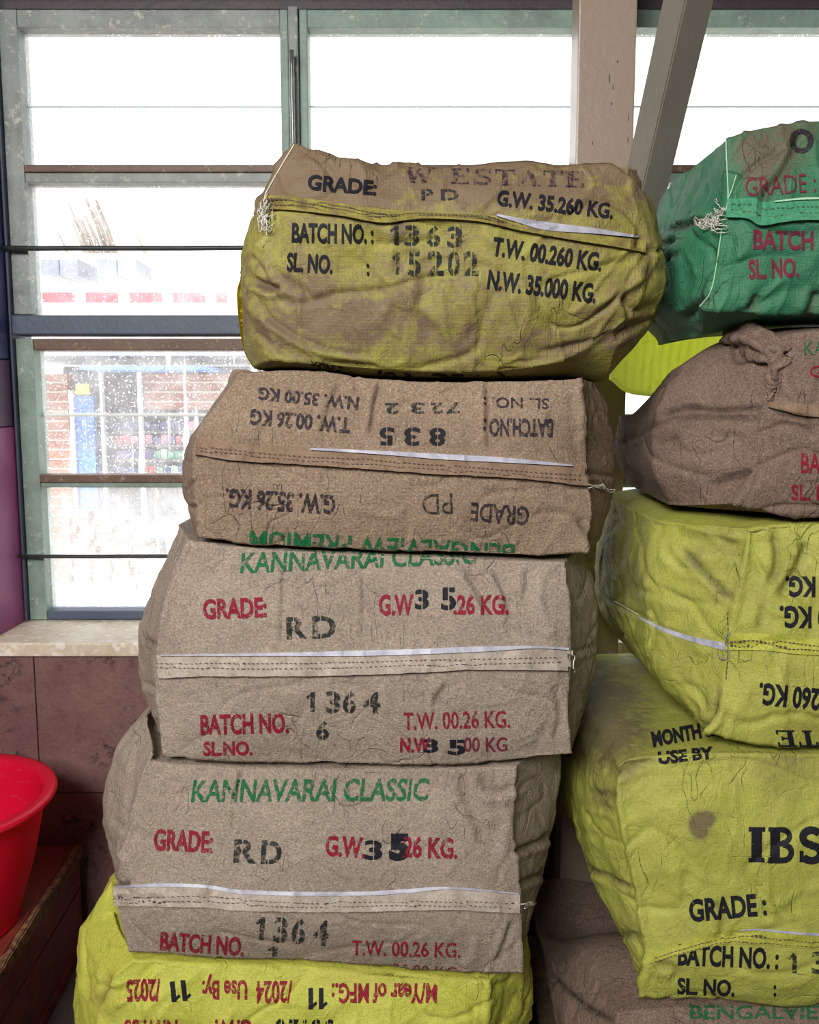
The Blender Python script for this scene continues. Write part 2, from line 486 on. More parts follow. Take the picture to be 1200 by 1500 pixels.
# fixed frame
fx = empty('trim_5', (0, YW, Z_SILL)); tag(fx, kind='structure')
FB = Z_SILL + 0.001
box('frame_post', XL + 0.001, PX(34, 600), YW - 0.045, YW + 0.06, FB, PZ(20), M['frame_blue'], fx, 0.004)
z_r0, z_r1 = PZ(492), PZ(464)
xs_m = [PX(436, 300), PX(856, 300), PX(1276, 300), PX(1696, 300)]
prevx = PX(34, 600)
for xm in xs_m:
    box('frame_rail', prevx, xm - 0.012, YW - 0.045, YW + 0.05, z_r0, z_r1, M['frame_blue'], fx, 0.004)
    box('frame_mullion', xm - 0.012, xm + 0.012, YW - 0.045, YW + 0.06, FB, PZ(20), M['frame_grey'], fx, 0.004)
    prevx = xm + 0.012

def bar(name, x0, x1, y0, y1, z0, z1, mat, par):
    return box(name, x0, x1, y0, y1, z0, z1, mat, par, 0.003)

def window(n, x0, x1, wide):
    w = empty('window_%d' % n, ((x0 + x1) / 2, YW, Z_SILL)); tag(w, kind='structure')
    g = 0.002
    x0 += g; x1 -= g
    swl = wide
    sw = 0.020
    fm = M['frame_grey'] if n == 1 else M['frame_green']
    # upper sash
    zt, zb = PZ(21), z_r1 + 0.003
    zt_in = PZ(47)
    zm1, zm0 = PZ(246), PZ(271)
    zmm = PZ(257)
    bar('stile', x0, x0 + swl, YW - 0.03, YW + 0.04, zb, zt, fm, w)
    bar('stile', x1 - sw, x1, YW - 0.03, YW + 0.04, zb, zt, M['frame_green'], w)
    bar('rail', x0 + swl, x1 - sw, YW - 0.028, YW + 0.035, zt_in, zt, fm, w)
    bar('rail', x0 + swl, x1 - sw, YW - 0.026, YW + 0.035, zm0, zmm, fm, w)
    bar('putty_ledge', x0 + swl, x1 - sw, YW - 0.032, YW + 0.02, zmm + 0.0005, zm1, M['rust_ledge'], w)
    yg = YW + 0.012
    zl = PZ(154)
    bar('pane', x0 + swl - 0.004, x1 - sw + 0.004, yg, yg + 0.003, zl, zt_in + 0.004, M['glass_hi'], w)
    bar('pane', x0 + swl - 0.004, x1 - sw + 0.004, yg + 0.005, yg + 0.008, zm1 - 0.004, zl + 0.004, M['glass_hi'], w)
    bar('pane_edge', x0 + swl, x1 - sw, yg - 0.001, yg + 0.0045, zl - 0.002, zl + 0.002, M['glass_edge'], w)
    bar('pane', x0 + swl - 0.004, x1 - sw + 0.004, yg, yg + 0.003, zb, zm0 + 0.004, M['glass_hi'], w)
    # lower sash
    zt2, zt2i = PZ(497), PZ(514)
    zc1, zc0 = PZ(694), PZ(713)
    zcm = PZ(706)
    zbi, zb2 = PZ(891), Z_SILL + 0.002
    bar('stile', x0, x0 + swl, YW - 0.03, YW + 0.04, zb2, zt2, M['frame_green'], w)
    bar('stile', x1 - sw, x1, YW - 0.03, YW + 0.04, zb2, zt2, M['frame_green'], w)
    bar('rail', x0 + swl + 0.0, x1 - sw, YW - 0.028, YW + 0.035, zt2i, zt2, M['rust_ledge'] if n == 1 else M['frame_green'], w)
    bar('rail', x0 + swl, x1 - sw, YW - 0.026, YW + 0.035, zc0, zcm, M['frame_green'], w)
    bar('putty_ledge', x0 + swl, x1 - sw, YW - 0.032, YW + 0.02, zcm + 0.0005, zc1, M['rust_ledge'], w)
    bar('rail', x0 + swl, x1 - sw, YW - 0.028, YW + 0.035, zb2, zbi, M['frame_blue'], w)
    zl2 = PZ(608)
    bar('pane', x0 + swl - 0.004, x1 - sw + 0.004, yg, yg + 0.003, zl2, zt2i + 0.004, M['glass_lo'], w)
    bar('pane', x0 + swl - 0.004, x1 - sw + 0.004, yg + 0.005, yg + 0.008, zc1 - 0.004, zl2 + 0.006, M['glass_lo'], w)
    bar('pane_edge', x0 + swl, x1 - sw, yg - 0.001, yg + 0.0045, zl2 - 0.004, zl2 + 0.003, M['glass_edge_lit'], w)
    bar('pane', x0 + swl - 0.004, x1 - sw + 0.004, yg, yg + 0.003, zbi - 0.004, zc0 + 0.004, M['glass_mid'], w)
    return w

window(1, PX(34, 600), xs_m[0] - 0.012, 0.045)
window(2, xs_m[0] + 0.012, xs_m[1] - 0.012, 0.020)
window(3, xs_m[1] + 0.012, xs_m[2] - 0.012, 0.020)
window(4, xs_m[2] + 0.012, xs_m[3] - 0.012, 0.020)

# guard rods in front of the sashes
def rod(name, a, b, r, mat, label, group=None):
    V, F = tube_mesh(np.linspace(a, b, 40) + rng.normal(0, 0.0004, (40, 3)), r, 10)
    o = link_mesh(name, V, F, mat)
    return tag(o, label, 'rod', group)
ry = YW - 0.055
rod('guard_rod', (XL + 0.002, ry, PZ(369)), (X_R - 0.1, ry, PZ(367)), 0.0065, M['rust'], 'thin dark horizontal guard rod crossing the upper window sash')
rod('guard_rod', (XL + 0.002, ry, PZ(810)), (X_R - 0.1, ry, PZ(808)), 0.005, M['rust'], 'thin dark horizontal guard rod crossing the lower window sash above the sill')
rod('guard_rod', (xs_m[0], ry - 0.02, Z_SILL), (xs_m[0], ry - 0.02, 2.2), 0.0055, M['steel_rod'], 'thin shiny vertical rod in front of the window mullion above the stained yellow sack')

# ------------------------------------------------------------------ outside
tag(box('street_ground', -12, 14, YW + 0.15, 30, -0.1, 0.0, plain('pale_dusty_ground', (0.74, 0.70, 0.64), 0.9, var=0.15)), kind='structure')
YO = 7.0
def ox(x): return float(at(x, 600, YO)[0])
def oz(y, Y=YO): return float(at(600, y, Y)[2])
brick = plain('far_brick', (0.42, 0.17, 0.11), 0.85, var=0.5)
blue = plain('blue_board', (0.08, 0.22, 0.62), 0.6, var=0.3)
shop = empty('shop_front', (ox(200), YO, 0))
tag(shop, 'small brick shop front with blue door seen through the dirty lower window', 'building')
box('roof_slab', ox(30), ox(440), YO - 0.5, YO + 2.0, oz(526), oz(518), plain('shop_roof', (0.35, 0.38, 0.45), 0.7, var=0.4), shop, 0)
box('back_wall', ox(30), ox(440), YO + 0.9, YO + 1.0, 0, oz(530), plain('shop_interior', (0.10, 0.09, 0.12), 0.8, var=0.5), shop, 0)
box('awning', ox(160), ox(330), YO - 0.6, YO - 0.1, oz(546), oz(541), blue, shop, 0)
for (xa, xb, ya, yb) in ((40, 100, 548, 900), (212, 330, 548, 600), (330, 440, 548, 900)):
    box('brick_pier', ox(xa), ox(xb), YO, YO + 0.2, max(0, oz(yb)), oz(ya), brick, shop, 0)
    z = oz(ya) - 0.07
    while z > max(0, oz(yb)):
        box('mortar_line', ox(xa), ox(xb), YO - 0.004, YO + 0.01, z, z + 0.012, plain('mortar', (0.5, 0.42, 0.36)) if 'mt' not in M else M['mt'], shop, 0)
        z -= 0.075
        M.setdefault('mt', bpy.data.materials['mortar'])
box('door', ox(108), ox(136), YO + 0.02, YO + 0.07, 0, oz(580), blue, shop, 0)
box('door_frame', ox(102), ox(108), YO - 0.01, YO + 0.09, 0, oz(572), plain('pale_frame', (0.7, 0.7, 0.72)), shop, 0)
box('door_sign', ox(112), ox(132), YO + 0.0, YO + 0.02, oz(578), oz(562), plain('yellow_sign', (0.6, 0.55, 0.1)), shop, 0)
box('post', ox(150), ox(154), YO - 0.05, YO, 0, oz(530), plain('pale_post', (0.6, 0.62, 0.66)), shop, 0)
box('post', ox(205), ox(210), YO - 0.05, YO, 0, oz(530), bpy.data.materials['pale_post'], shop, 0)
# goods shelf
shelf = empty('goods_shelf', (ox(220), YO + 0.1, 0))
tag(shelf, 'market shelf holding rows of small goods inside the shop across the street', 'shelf')
sm = plain('shelf_board', (0.20, 0.17, 0.16), 0.7)
levels = [oz(y) for y in (632, 652, 674, 697)]
for z in levels:
    box('shelf_board', ox(158), ox(290), YO + 0.1, YO + 0.5, z - 0.02, z, sm, shelf, 0)
for xx in (158, 205, 250, 288):
    box('upright', ox(xx), ox(xx) + 0.03, YO + 0.3, YO + 0.33, 0, levels[0] + 0.1, sm, shelf, 0)
gm = [plain('goods_%s' % n, c, 0.5) for n, c in (('red', (0.5, 0.08, 0.10)), ('pink', (0.55, 0.25, 0.35)), ('violet', (0.14, 0.12, 0.28)), ('green', (0.15, 0.40, 0.25)), ('pale_green', (0.40, 0.58, 0.45)), ('navy', (0.07, 0.09, 0.22)))]
goods_label = ['red', 'pink', 'violet', 'green', 'pale green', 'navy']
for li, z in enumerate(levels):
    x = ox(160)
    while x < ox(286):
        right = x > ox(212)
        k = random.choice([2, 5, 1] if li == 0 else [0, 1, 2] if (li == 1) else ([3, 3, 4] if right else [5, 2, 0]) if li == 2 else ([4, 3, 5] if right else [0, 5, 2]))
        wd = random.uniform(0.05, 0.07); h = random.uniform(0.055, 0.08)
        o = box('goods_box', x, x + wd - 0.006, YO + 0.13, YO + 0.25, z + 0.001, z + h, gm[k], bevel=0)
        tag(o, 'small %s packet on the %s shelf board in the shop across the street' % (goods_label[k], ['top', 'second', 'third', 'lowest'][li]), 'packet', 'packets on the far shop shelf')
        x += wd
# red striped stall canopy and grey roof farther off
YR = 11.0
def rx(x): return float(at(x, 500, YR)[0])
st = empty('stall_canopy', (rx(190), YR, 0))
tag(st, 'red and white striped stall canopy far outside the left window', 'canopy')
redm = plain('canopy_red', (0.42, 0.012, 0.035), 0.6)
grm = plain('tin_roof', (0.20, 0.23, 0.30), 0.6, var=0.6)
whm = plain('canopy_white', (0.85, 0.85, 0.85), 0.6)
x = rx(65); i = 0
while x < rx(330):
    box('canopy_panel', x, x + 0.13, YR, YR + 0.03, oz(443, YR), oz(428, YR), redm if i % 4 != 3 else whm, st, 0)
    x += 0.132; i += 1
x = rx(60)
while x < rx(340):
    if random.random() > 0.15:
        box('roof_sheet', x, x + 0.22, YR + 0.1, YR + 0.8, oz(402, YR), oz(377 + random.uniform(0, 8), YR), grm, st, 0)
    x += 0.235
for xx in (70, 200, 330):
    box('canopy_pole', rx(xx), rx(xx) + 0.05, YR + 0.04, YR + 0.09, 0, oz(403, YR), whm, st, 0)
bk = plain('dry_stalk', (0.16, 0.12, 0.07), 0.8, var=0.3)
YP = 12.5
wl = tag(box('pale_building', float(at(30, 400, YP)[0]), float(at(420, 400, YP)[0]), YP - 0.15, YP + 0.15, 0, oz(374, YP), whm), 'tall pale sunlit blank building far behind the striped canopy', 'building')
pl = empty('dry_plant', (float(at(150, 380, YP)[0]), YP, oz(374, YP) + 0.001))
tag(pl, 'dry leaning plant stalks rising above a far tin roof outside the left window', 'plant')
Vs, Fs, nv = [], [], 0
for i in range(30):
    bx = random.uniform(118, 168) if i < 22 else random.uniform(60, 330)
    hgt = random.uniform(40, 85) if i < 22 else random.uniform(25, 70)
    a = at(bx + 2, 366, YP + random.uniform(-.1, .1)); b = at(bx - hgt * 0.32, 372 - hgt, YP)
    a0 = np.array([a[0] + 0.04, a[1], oz(374, YP) + 0.002])
    path = catmull([a0, a, (a + b) / 2 + np.array([0.01, 0, 0]), b], 14)
    V, F = tube_mesh(path, np.linspace(0.022, 0.008, 14), 5)
    link_mesh('stalk', V, F, bk, pl, origin=pl.location)
# low red-brown crates / rubble pile near the sill level seen in the lowest pane
YC = 6.4
pile = empty('brick_pile', (float(at(140, 780, YC)[0]), YC, 0))
tag(pile, 'heap of red bricks on the pale ground just outside the lower window', 'bricks')
pz_ = float(at(140, 800, YC)[2])
zz = 0.0
bt = float(at(140, 758, YC)[2])
row = 0
pinkbrick = plain('dusty_brick', (0.50, 0.24, 0.17), 0.9, var=0.55)
while zz < bt:
    x = float(at(70, 760, YC)[0]) + random.uniform(0, 0.1)
    xe = float(at(205 + random.uniform(-25, 10), 760, YC)[0])
    while x < xe:
        box('brick', x, x + 0.115, YC + random.uniform(-.05, .02) + zz * 0.3, YC + 0.12 + zz * 0.3, zz, zz + 0.048, pinkbrick, pile, 0.0)
        x += random.uniform(0.12, 0.15)
    zz += 0.05; row += 1

# ------------------------------------------------------------------ steel post and brace
post = empty('steel_post', (0, 2, 0))
xa, xb = float(at(846, 120, 1.97)[0]), float(at(931, 120, 1.97)[0])
post.location = ((xa + xb) / 2, 2.01, 0)
tag(post, 'upright taupe painted square post standing in front of the windows', 'post')
box('column', xa, xb, 1.97, 2.055, 0.0, 2.95, M['post'], post, 0.004)
box('base_plate', xa - 0.03, xb + 0.03, 1.95, 2.085, 0.0, 0.012, M['rust'], post, 0.002)
dk = plain('chip_dark', (0.08, 0.06, 0.05), 0.8)
bmk = bmesh.new()
for (px, py, w, h) in ((893, 115, 1.6, 12), (896, 152, 1.8, 4), (921, 172, 1.2, 10), (920, 205, 1.2, 8), (868, 210, 1.5, 5), (905, 90, 2.2, 3), (898, 128, 1.2, 6)):
    p = at(px, py, 1.9695)
    v = [bmk.verts.new((p[0] + dx * w / 1000, 1.9695, p[2] + dz * h / 900)) for dx, dz in ((-1, -.3), (0.2, -1), (1, 0.2), (-.2, 1))]
    bmk.faces.new(v)
tag(bm_obj('paint_chips', bmk, dk, post), kind='stuff')
# leaning brace
A = Vector(at(912, 420, 1.93)); B = Vector(at(1052, -190, 1.60))
axis = (B - A).normalized()
side = axis.cross(Vector((0, 1, 0))).normalized(); fr = side.cross(axis).normalized()
ang = math.radians(-34)
s2 = side * math.cos(ang) + fr * math.sin(ang); f2 = -side * math.sin(ang) + fr * math.cos(ang)
bmb = bmesh.new()
vs = []
for P in (A, B):
    for (a_, b_) in ((-0.036, -0.028), (0.036, -0.028), (0.036, 0.028), (-0.036, 0.028)):
        vs.append(bmb.verts.new(P + s2 * a_ + f2 * b_))
for f in ((0, 1, 2, 3), (7, 6, 5, 4), (0, 4, 5, 1), (1, 5, 6, 2), (2, 6, 7, 3), (3, 7, 4, 0)):
    bmb.faces.new([vs[i] for i in f])
bmesh.ops.bevel(bmb, geom=list(bmb.edges), offset=0.003, segments=2, affect='EDGES')
br = bm_obj('steel_brace', bmb, M['brace'])
tag(br, 'leaning square metal brace beside the upright post above the green sack', 'brace')

# ------------------------------------------------------------------ sacks
class Sack:
    """A filled sack lying on its side, end face towards the camera. All outlines are measured, then given real depth:
    face outline at depth yf, the bulging body outline at depth yb, the body runs back to yk."""
    def __init__(self, label, mat, yf, yb, yk, face, body, vb=0.5, bulge=0.03, crisp=1.0, wr=1.0, seed=0,
                 strokes=(), dirt=(), N=180, group=None, pleats=0.0, shrink=0.0, droop=0.0, flatkeep=0.05, open_back=False, base_dirt=0.0, edge_ridge=0.0015, sag=0.0):
        self.name = 'tea_sack'
        Mv = max(60, int(N * 0.52))
        ft, fr_, fb, fl = [catmull(e, n) for e, n in zip(face, (N + 1, Mv + 1, N + 1, Mv + 1))]
        bt_, br_, bb, bl = [catmull(e, n) for e, n in zip(body, (N + 1, Mv + 1, N + 1, Mv + 1))]
        u = np.linspace(0, 1, N + 1); v = np.linspace(0, 1, Mv + 1)
        U, Vv = np.meshgrid(u, v, indexing='ij')
        def coons(t, r, b, l):
            t3, b3 = t[:, None, :], b[:, None, :]; l3, r3 = l[None], r[None]
            Uu, V_ = U[..., None], Vv[..., None]
            bil = (1 - Uu) * (1 - V_) * t[0] + Uu * (1 - V_) * t[-1] + (1 - Uu) * V_ * b[0] + Uu * V_ * b[-1]
            return (1 - V_) * t3 + V_ * b3 + (1 - Uu) * l3 + Uu * r3 - bil
        FP = coons(ft, fr_, fb, fl)
        F0 = at(FP[..., 0], FP[..., 1], yf)
        pu = 1 - np.abs(2 * U - 1) ** 5
        d = np.where(Vv < vb, (vb - Vv) / vb, (Vv - vb) / (1 - vb))
        pv = 1 - d ** 1.9
        F0[..., 1] -= bulge * pu * pv
        grid = F0
        # ring outline order: top L-R, right T-B, bottom R-L, left B-T
        def ringo(t, r, b, l):
            return np.concatenate([t[:-1], r[:-1], b[::-1][:-1], l[::-1][:-1]])
        idx = np.arange((N + 1) * (Mv + 1)).reshape(N + 1, Mv + 1)
        ring0 = np.concatenate([idx[:-1, 0], idx[-1, :-1], idx[::-1, -1][:-1], idx[0, ::-1][:-1]])
        P = len(ring0)
        fo = grid.reshape(-1, 3)[ring0]
        bp = ringo(bt_, br_, bb, bl)
        bo = at(bp[:, 0], bp[:, 1], yf)
        bo[:, 0] *= yb / yf
        bo[:, 1] = yb
        K1 = 26
        rings = []
        tpar = []
        for k in range(1, K1 + 1):
            t = k / K1
            g = math.sin(math.pi / 2 * t) * crisp + (1 - (1 - t) ** 2) * (1 - crisp)
            g = g * (1 - crisp) + (0.5 * g + 0.5 * t ** 1.35) * crisp
            h = (t ** 0.85) * crisp + (t ** 1.7) * (1 - crisp)
            W = fo.copy()
            W[:, [0, 2]] = fo[:, [0, 2]] * (1 - g) + bo[:, [0, 2]] * g
            W[:, 1] = fo[:, 1] * (1 - h) + yb * h
            rings.append(W); tpar.append(t)
        cx = bo[:, 0].mean(); cz = (bo[:, 2].max() + bo[:, 2].min()) / 2
        K2 = 44
        for k in range(1, K2 + 1):
            t = k / K2
            W = bo.copy()
            W[:, 1] = yb + (yk - 0.10 - yb) * t
            s = 1 - shrink * t
            W[:, 0] = cx + (bo[:, 0] - cx) * s
            tz = np.clip((bo[:, 2] - cz) / (bo[:, 2].max() - cz), 0, 1)
            W[:, 2] = bo[:, 2] - droop * tz * (1 - math.cos(t * math.pi / 2))
            rings.append(W); tpar.append(1 + t)
        last = rings[-1].copy()
        for k in range(1, 9):
            a = k / 8 * math.pi / 2
            W = last.copy()
            W[:, 1] = yk - 0.10 + 0.10 * math.sin(a)
            s = 0.72 + 0.28 * math.cos(a)
            W[:, 0] = last[:, 0].mean() + (last[:, 0] - last[:, 0].mean()) * (0.85 + 0.15 * math.cos(a))
            W[:, 2] = cz + (last[:, 2] - cz) * s
            rings.append(W); tpar.append(2 + k / 8)
        R = np.stack(rings)
        nR = len(rings)
        nf = (N + 1) * (Mv + 1)
        V = np.vstack([grid.reshape(-1, 3), R.reshape(-1, 3)])
        tp = np.concatenate([np.zeros(nf), np.repeat(tpar, P)])
        # back cap centre
        V = np.vstack([V, R[-1].mean(0) + np.array([0, 0.005, 0])]); tp = np.append(tp, 3.0)
        faces = []
        a = idx[:-1, :-1].ravel(); b = idx[1:, :-1].ravel(); c = idx[1:, 1:].ravel(); dd = idx[:-1, 1:].ravel()
        faces = np.stack([a, dd, c, b], 1)
        allr = np.vstack([ring0[None], nf + np.arange(nR * P).reshape(nR, P)])
        nx = np.roll(allr, -1, axis=1)
        fr2 = np.stack([allr[:-1].ravel(), nx[:-1].ravel(), nx[1:].ravel(), allr[1:].ravel()], 1)
        Q = np.vstack([faces, fr2])
        cap = [(int(allr[-1, i]), int(nx[-1, i]), len(V) - 1) for i in range(P)]
        if open_back:
            Q = Q[:len(faces) + P * K1]; cap = []
        def normals(V):
            n = np.cross(V[Q[:, 2]] - V[Q[:, 0]], V[Q[:, 3]] - V[Q[:, 1]])
            vn = np.zeros_like(V)
            for k in range(4):
                for ax in range(3):
                    vn[:, ax] += np.bincount(Q[:, k], n[:, ax], len(V))
            vn /= np.linalg.norm(vn, axis=1)[:, None] + 1e-12
            return vn
        Nn = normals(V)
        ctr = V.mean(0)
        if ((V - ctr) * Nn).sum() < 0:
            Nn = -Nn; Q = Q[:, ::-1]; cap = [f[::-1] for f in cap]
        off = np.array([seed * 3.7, seed * 1.3, seed * 7.1])
        flat = np.clip((np.abs(Nn[:, 2]) - 0.45) / 0.3, 0, 1) * (tp > 0)
        keep = 1 - (1 - flatkeep) * flat
        q = V + off
        warp = np.stack([noise3(q * 5 + 9), noise3(q * 5 + 31), noise3(q * 5 + 57)], 1) * 0.05
        disp = 0.0055 * noise3(q * np.array([5.5, 5, 7])) + 0.0026 * noise3((q + warp) * 15)
        disp += 0.0014 * noise3((q + warp) * 34)
        cr = ridged((q + warp) * np.array([7, 7, 10])) ; disp -= 0.0030 * np.clip(cr - 0.80, 0, 1) / 0.20
        cr = ridged((q + warp * 1.5 + 4) * np.array([17, 17, 9])); disp += 0.0016 * np.clip(cr - 0.78, 0, 1) / 0.22
        disp *= wr * 1.35
        # pleats radiating backwards from the face edge on both sides
        if pleats:
            ps = np.clip(tp, 0, 1); env = np.sin(np.clip(tp / 1.6, 0, 1) * math.pi) * (tp > 0)
            zr = (V[:, 2] - cz)
            ph = zr * 60 + 2.5 * noise3(q * np.array([9, 9, 4])) * 2
            disp += pleats * env * (np.abs(np.sin(ph)) ** 0.6 - 0.6) * (1 - flat)
        # soft lip along the face edge
        if edge_ridge:
            e = np.minimum(U, 1 - U).reshape(-1) * (FP[-1, 0, 0] - FP[0, 0, 0])
            lip = np.zeros(len(V)); lip[:nf] = np.exp(-(e / 5.0) ** 2)
            lip[nf:nf + P * 2] = 0.0
            disp += edge_ridge * lip
        dirtv = np.full(len(V), base_dirt, float)
        creasev = np.zeros(len(V))
        px = proj(V)
        vis = (Nn * (V - np.array([0, 0, CAM_H]))).sum(1) < 0.0
        vis &= V[:, 1] < yk - 0.12
        def sdist(pts):
            Pp = catmull(pts, max(12, len(pts) * 8))
            lo = Pp.min(0) - 60; hi = Pp.max(0) + 60
            m = vis & (px[:, 0] > lo[0]) & (px[:, 0] < hi[0]) & (px[:, 1] > lo[1]) & (px[:, 1] < hi[1])
            ii = np.where(m)[0]
            X = px[ii]
            best = np.full(len(ii), 1e9); sgn = np.zeros(len(ii)); al = np.zeros(len(ii))
            for k in range(len(Pp) - 1):
                a_, b_ = Pp[k], Pp[k + 1]; ab = b_ - a_; L = (ab ** 2).sum() + 1e-9
                t = np.clip(((X - a_) @ ab) / L, 0, 1)
                dv = X - (a_ + t[:, None] * ab); ds = np.hypot(dv[:, 0], dv[:, 1])
                m2 = ds < best
                best[m2] = ds[m2]; sgn[m2] = np.sign(ab[0] * dv[m2, 1] - ab[1] * dv[m2, 0]); al[m2] = (k + t[m2]) / (len(Pp) - 1)
            return ii, best, sgn, al
        for s in strokes:
            pts, w, amp = s[:3]
            dz = s[3] if len(s) > 3 else 0.0
            ii, ds, sg, al = sdist(pts)
            tap = np.clip(np.minimum(al, 1 - al) * 6, 0.15, 1)
            x = ds * sg
            prof = np.exp(-(ds / w) ** 2) - 0.55 * np.exp(-((x - 2.0 * w) / (1.3 * w)) ** 2) * (1 if amp < 0 else 0.6)
            disp[ii] += amp * 0.0013 * prof * tap
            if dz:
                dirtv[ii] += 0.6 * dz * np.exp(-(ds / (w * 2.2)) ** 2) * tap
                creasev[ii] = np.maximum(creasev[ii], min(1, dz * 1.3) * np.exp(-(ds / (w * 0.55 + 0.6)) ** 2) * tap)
        for (x_, y_, rx_, ry_, am) in dirt:
            g = np.exp(-(((px[:, 0] - x_) / rx_) ** 2 + ((px[:, 1] - y_) / ry_) ** 2) ** 1.5)
            dirtv += am * g * vis
        V = V + Nn * (disp * keep)[:, None]
        V[:, 2] = np.maximum(V[:, 2], 0.121)
        loc = np.array([V[:, 0].mean(), V[:, 1].mean(), V[:, 2].min()])
        root = empty(self.name, loc.tolist())
        tag(root, label, 'sack', group)
        me = bpy.data.meshes.new('sack_body')
        tris = np.array(cap, int).reshape(-1, 3)
        nq, nt = len(Q), len(tris)
        me.vertices.add(len(V)); me.vertices.foreach_set('co', (V - loc).ravel())
        me.loops.add(nq * 4 + nt * 3)
        me.loops.foreach_set('vertex_index', np.concatenate([Q.ravel(), tris.ravel()]).astype(np.int32))
        me.polygons.add(nq + nt)
        me.polygons.foreach_set('loop_start', np.concatenate([np.arange(nq) * 4, nq * 4 + np.arange(nt) * 3]).astype(np.int32))
        me.polygons.foreach_set('use_smooth', np.ones(nq + nt, bool))
        me.update(calc_edges=True); me.validate()
        at_ = me.attributes.new('dirt', 'FLOAT', 'POINT')
        at_.data.foreach_set('value', np.clip(dirtv, 0, 2.5).astype(np.float32))
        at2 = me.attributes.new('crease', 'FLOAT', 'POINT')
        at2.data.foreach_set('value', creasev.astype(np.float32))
        me.materials.append(mat)
        o = bpy.data.objects.new('sack_body', me); C.objects.link(o); o.parent = root
        self.root, self.loc, self.yf, self.V = root, loc, yf, V
        self.bvh = BVHTree.FromPolygons([tuple(p) for p in V.tolist()], Q.tolist())

    def hit(self, pts, lift):
        """drape measured points on the sack surface, lifted along the view-facing normal"""
        out = np.full((len(pts), 3), np.nan)
        o = Vector((0, 0, CAM_H))
        T = at(pts[:, 0], pts[:, 1], 1.0)
        lift = np.ones(len(pts)) * lift if np.isscalar(lift) else lift
        for i in range(len(pts)):
            d = (Vector(T[i]) - o).normalized()
            loc, nor, _, _ = self.bvh.ray_cast(o, d, 6.0)
            if loc is None: continue
            if nor.dot(d) > 0: nor = -nor
            if abs(nor.dot(d)) < 0.12: continue
            out[i] = loc + nor * lift[i] - d * (lift[i] * 0.3)
        return out

    def strip(self, name, top, bot, mat, thick=0.0035, n=120, label=None, across=6, wave=0.0, flare=0.0):
        """folded band / tape: follows the surface, has real thickness"""
        a = catmull(top, n); b = catmull(bot, n)
        if wave:
            w = np.array([noise3(np.array([[x[0] / 18.0, 3.3, 1.7]]))[0] for x in a]) * wave
            a = a + np.stack([0 * w, w], 1); b = b + np.stack([0 * w, w * 0.7], 1)
        rows = []
        ss = np.linspace(0, 1, across)
        prof = [0.0] + list(np.linspace(0.7, 1.0 + flare, across)) + [0.0]
        sv = [0.0] + list(ss) + [1.0]
        pts = np.concatenate([a * (1 - s) + b * s for s in sv])
        nr = len(sv)
        H = self.hit(pts, 0.0).reshape(nr, n, 3)
        # constant direction: fill gaps using neighbours' depth
        for r in range(nr):
            y = H[r, :, 1]; ok = ~np.isnan(y)
            if not ok.any(): continue
            yy = np.interp(np.arange(n), np.where(ok)[0], y[ok])
            bad = ~ok
            if bad.any():
                pr = (a * (1 - sv[r]) + b * sv[r])[bad]
                H[r, bad] = np.stack([at(p[0], p[1], q) for p, q in zip(pr, yy[bad])])
        # smooth along a little
        cam_d = H - np.array([0, 0, CAM_H]); cam_d /= np.linalg.norm(cam_d, axis=2)[..., None]
        V = H - cam_d * (np.array(prof)[:, None, None] * thick + 0.0004)
        V = V.reshape(-1, 3)
        F = []
        for r in range(nr - 1):
            for i in range(n - 1):
                F.append((r * n + i, (r + 1) * n + i, (r + 1) * n + i + 1, r * n + i + 1))
        # end caps and back
        base = len(V)
        Vb = (H[[0, -1]] + cam_d[[0, -1]] * 0.001).reshape(-1, 3)
        V = np.vstack([V, Vb])
        for i in range(n - 1):
            F.append((base + i, i, i + 1, base + i + 1))
            F.append(((nr - 1) * n + i, base + n + i, base + n + i + 1, (nr - 1) * n + i + 1))
        for i in (0, n - 1):
            F.append(tuple(r * n + i for r in range(nr)))
        if np.isnan(V).any():
            V = np.nan_to_num(V, nan=self.yf)
        o = link_mesh(name, V, F, mat, self.root, False, self.loc)
        if label: o['label'] = label
        return o

    def stitches(self, line, mat, dash=4.0, gap=3.0, w=1.1, lift=0.0048, label=None, name='stitching'):
        L = catmull(line, 400)
        s = np.concatenate([[0], np.cumsum(np.hypot(*np.diff(L, axis=0).T))])
        V, F = [], []
        p = 0.0
        quads = []
        while p < s[-1] - dash:
            a = np.array([np.interp(p, s, L[:, k]) for k in (0, 1)]); b = np.array([np.interp(p + dash, s, L[:, k]) for k in (0, 1)])
            d = (b - a) / (np.linalg.norm(b - a) + 1e-9); nn = np.array([-d[1], d[0]]) * w / 2
            quads += [a - nn, b - nn, b + nn, a + nn]
            p += dash + gap * random.uniform(0.7, 1.3)
        H = self.hit(np.array(quads), lift)
        for i in range(0, len(H), 4):
            if np.isnan(H[i:i + 4]).any(): continue
            k = len(V); V += list(H[i:i + 4]); F.append((k, k + 1, k + 2, k + 3))
        if not F: return
        o = link_mesh(name, V, F, mat, self.root, False, self.loc)
        tag(o, label, kind='stuff')

    def thread(self, pts, r, mat, name='thread', lift=None, label=None, n=60):
        L = catmull(pts, n)
        H = self.hit(L, r * 0.7 if lift is None else lift)
        ok = ~np.isnan(H[:, 0])
        if ok.sum() < 4: return
        V, F = tube_mesh(H[ok], r, 6)
        o = link_mesh(name, V, F, mat, self.root, True, self.loc)
        if label: o['label'] = label
        return o

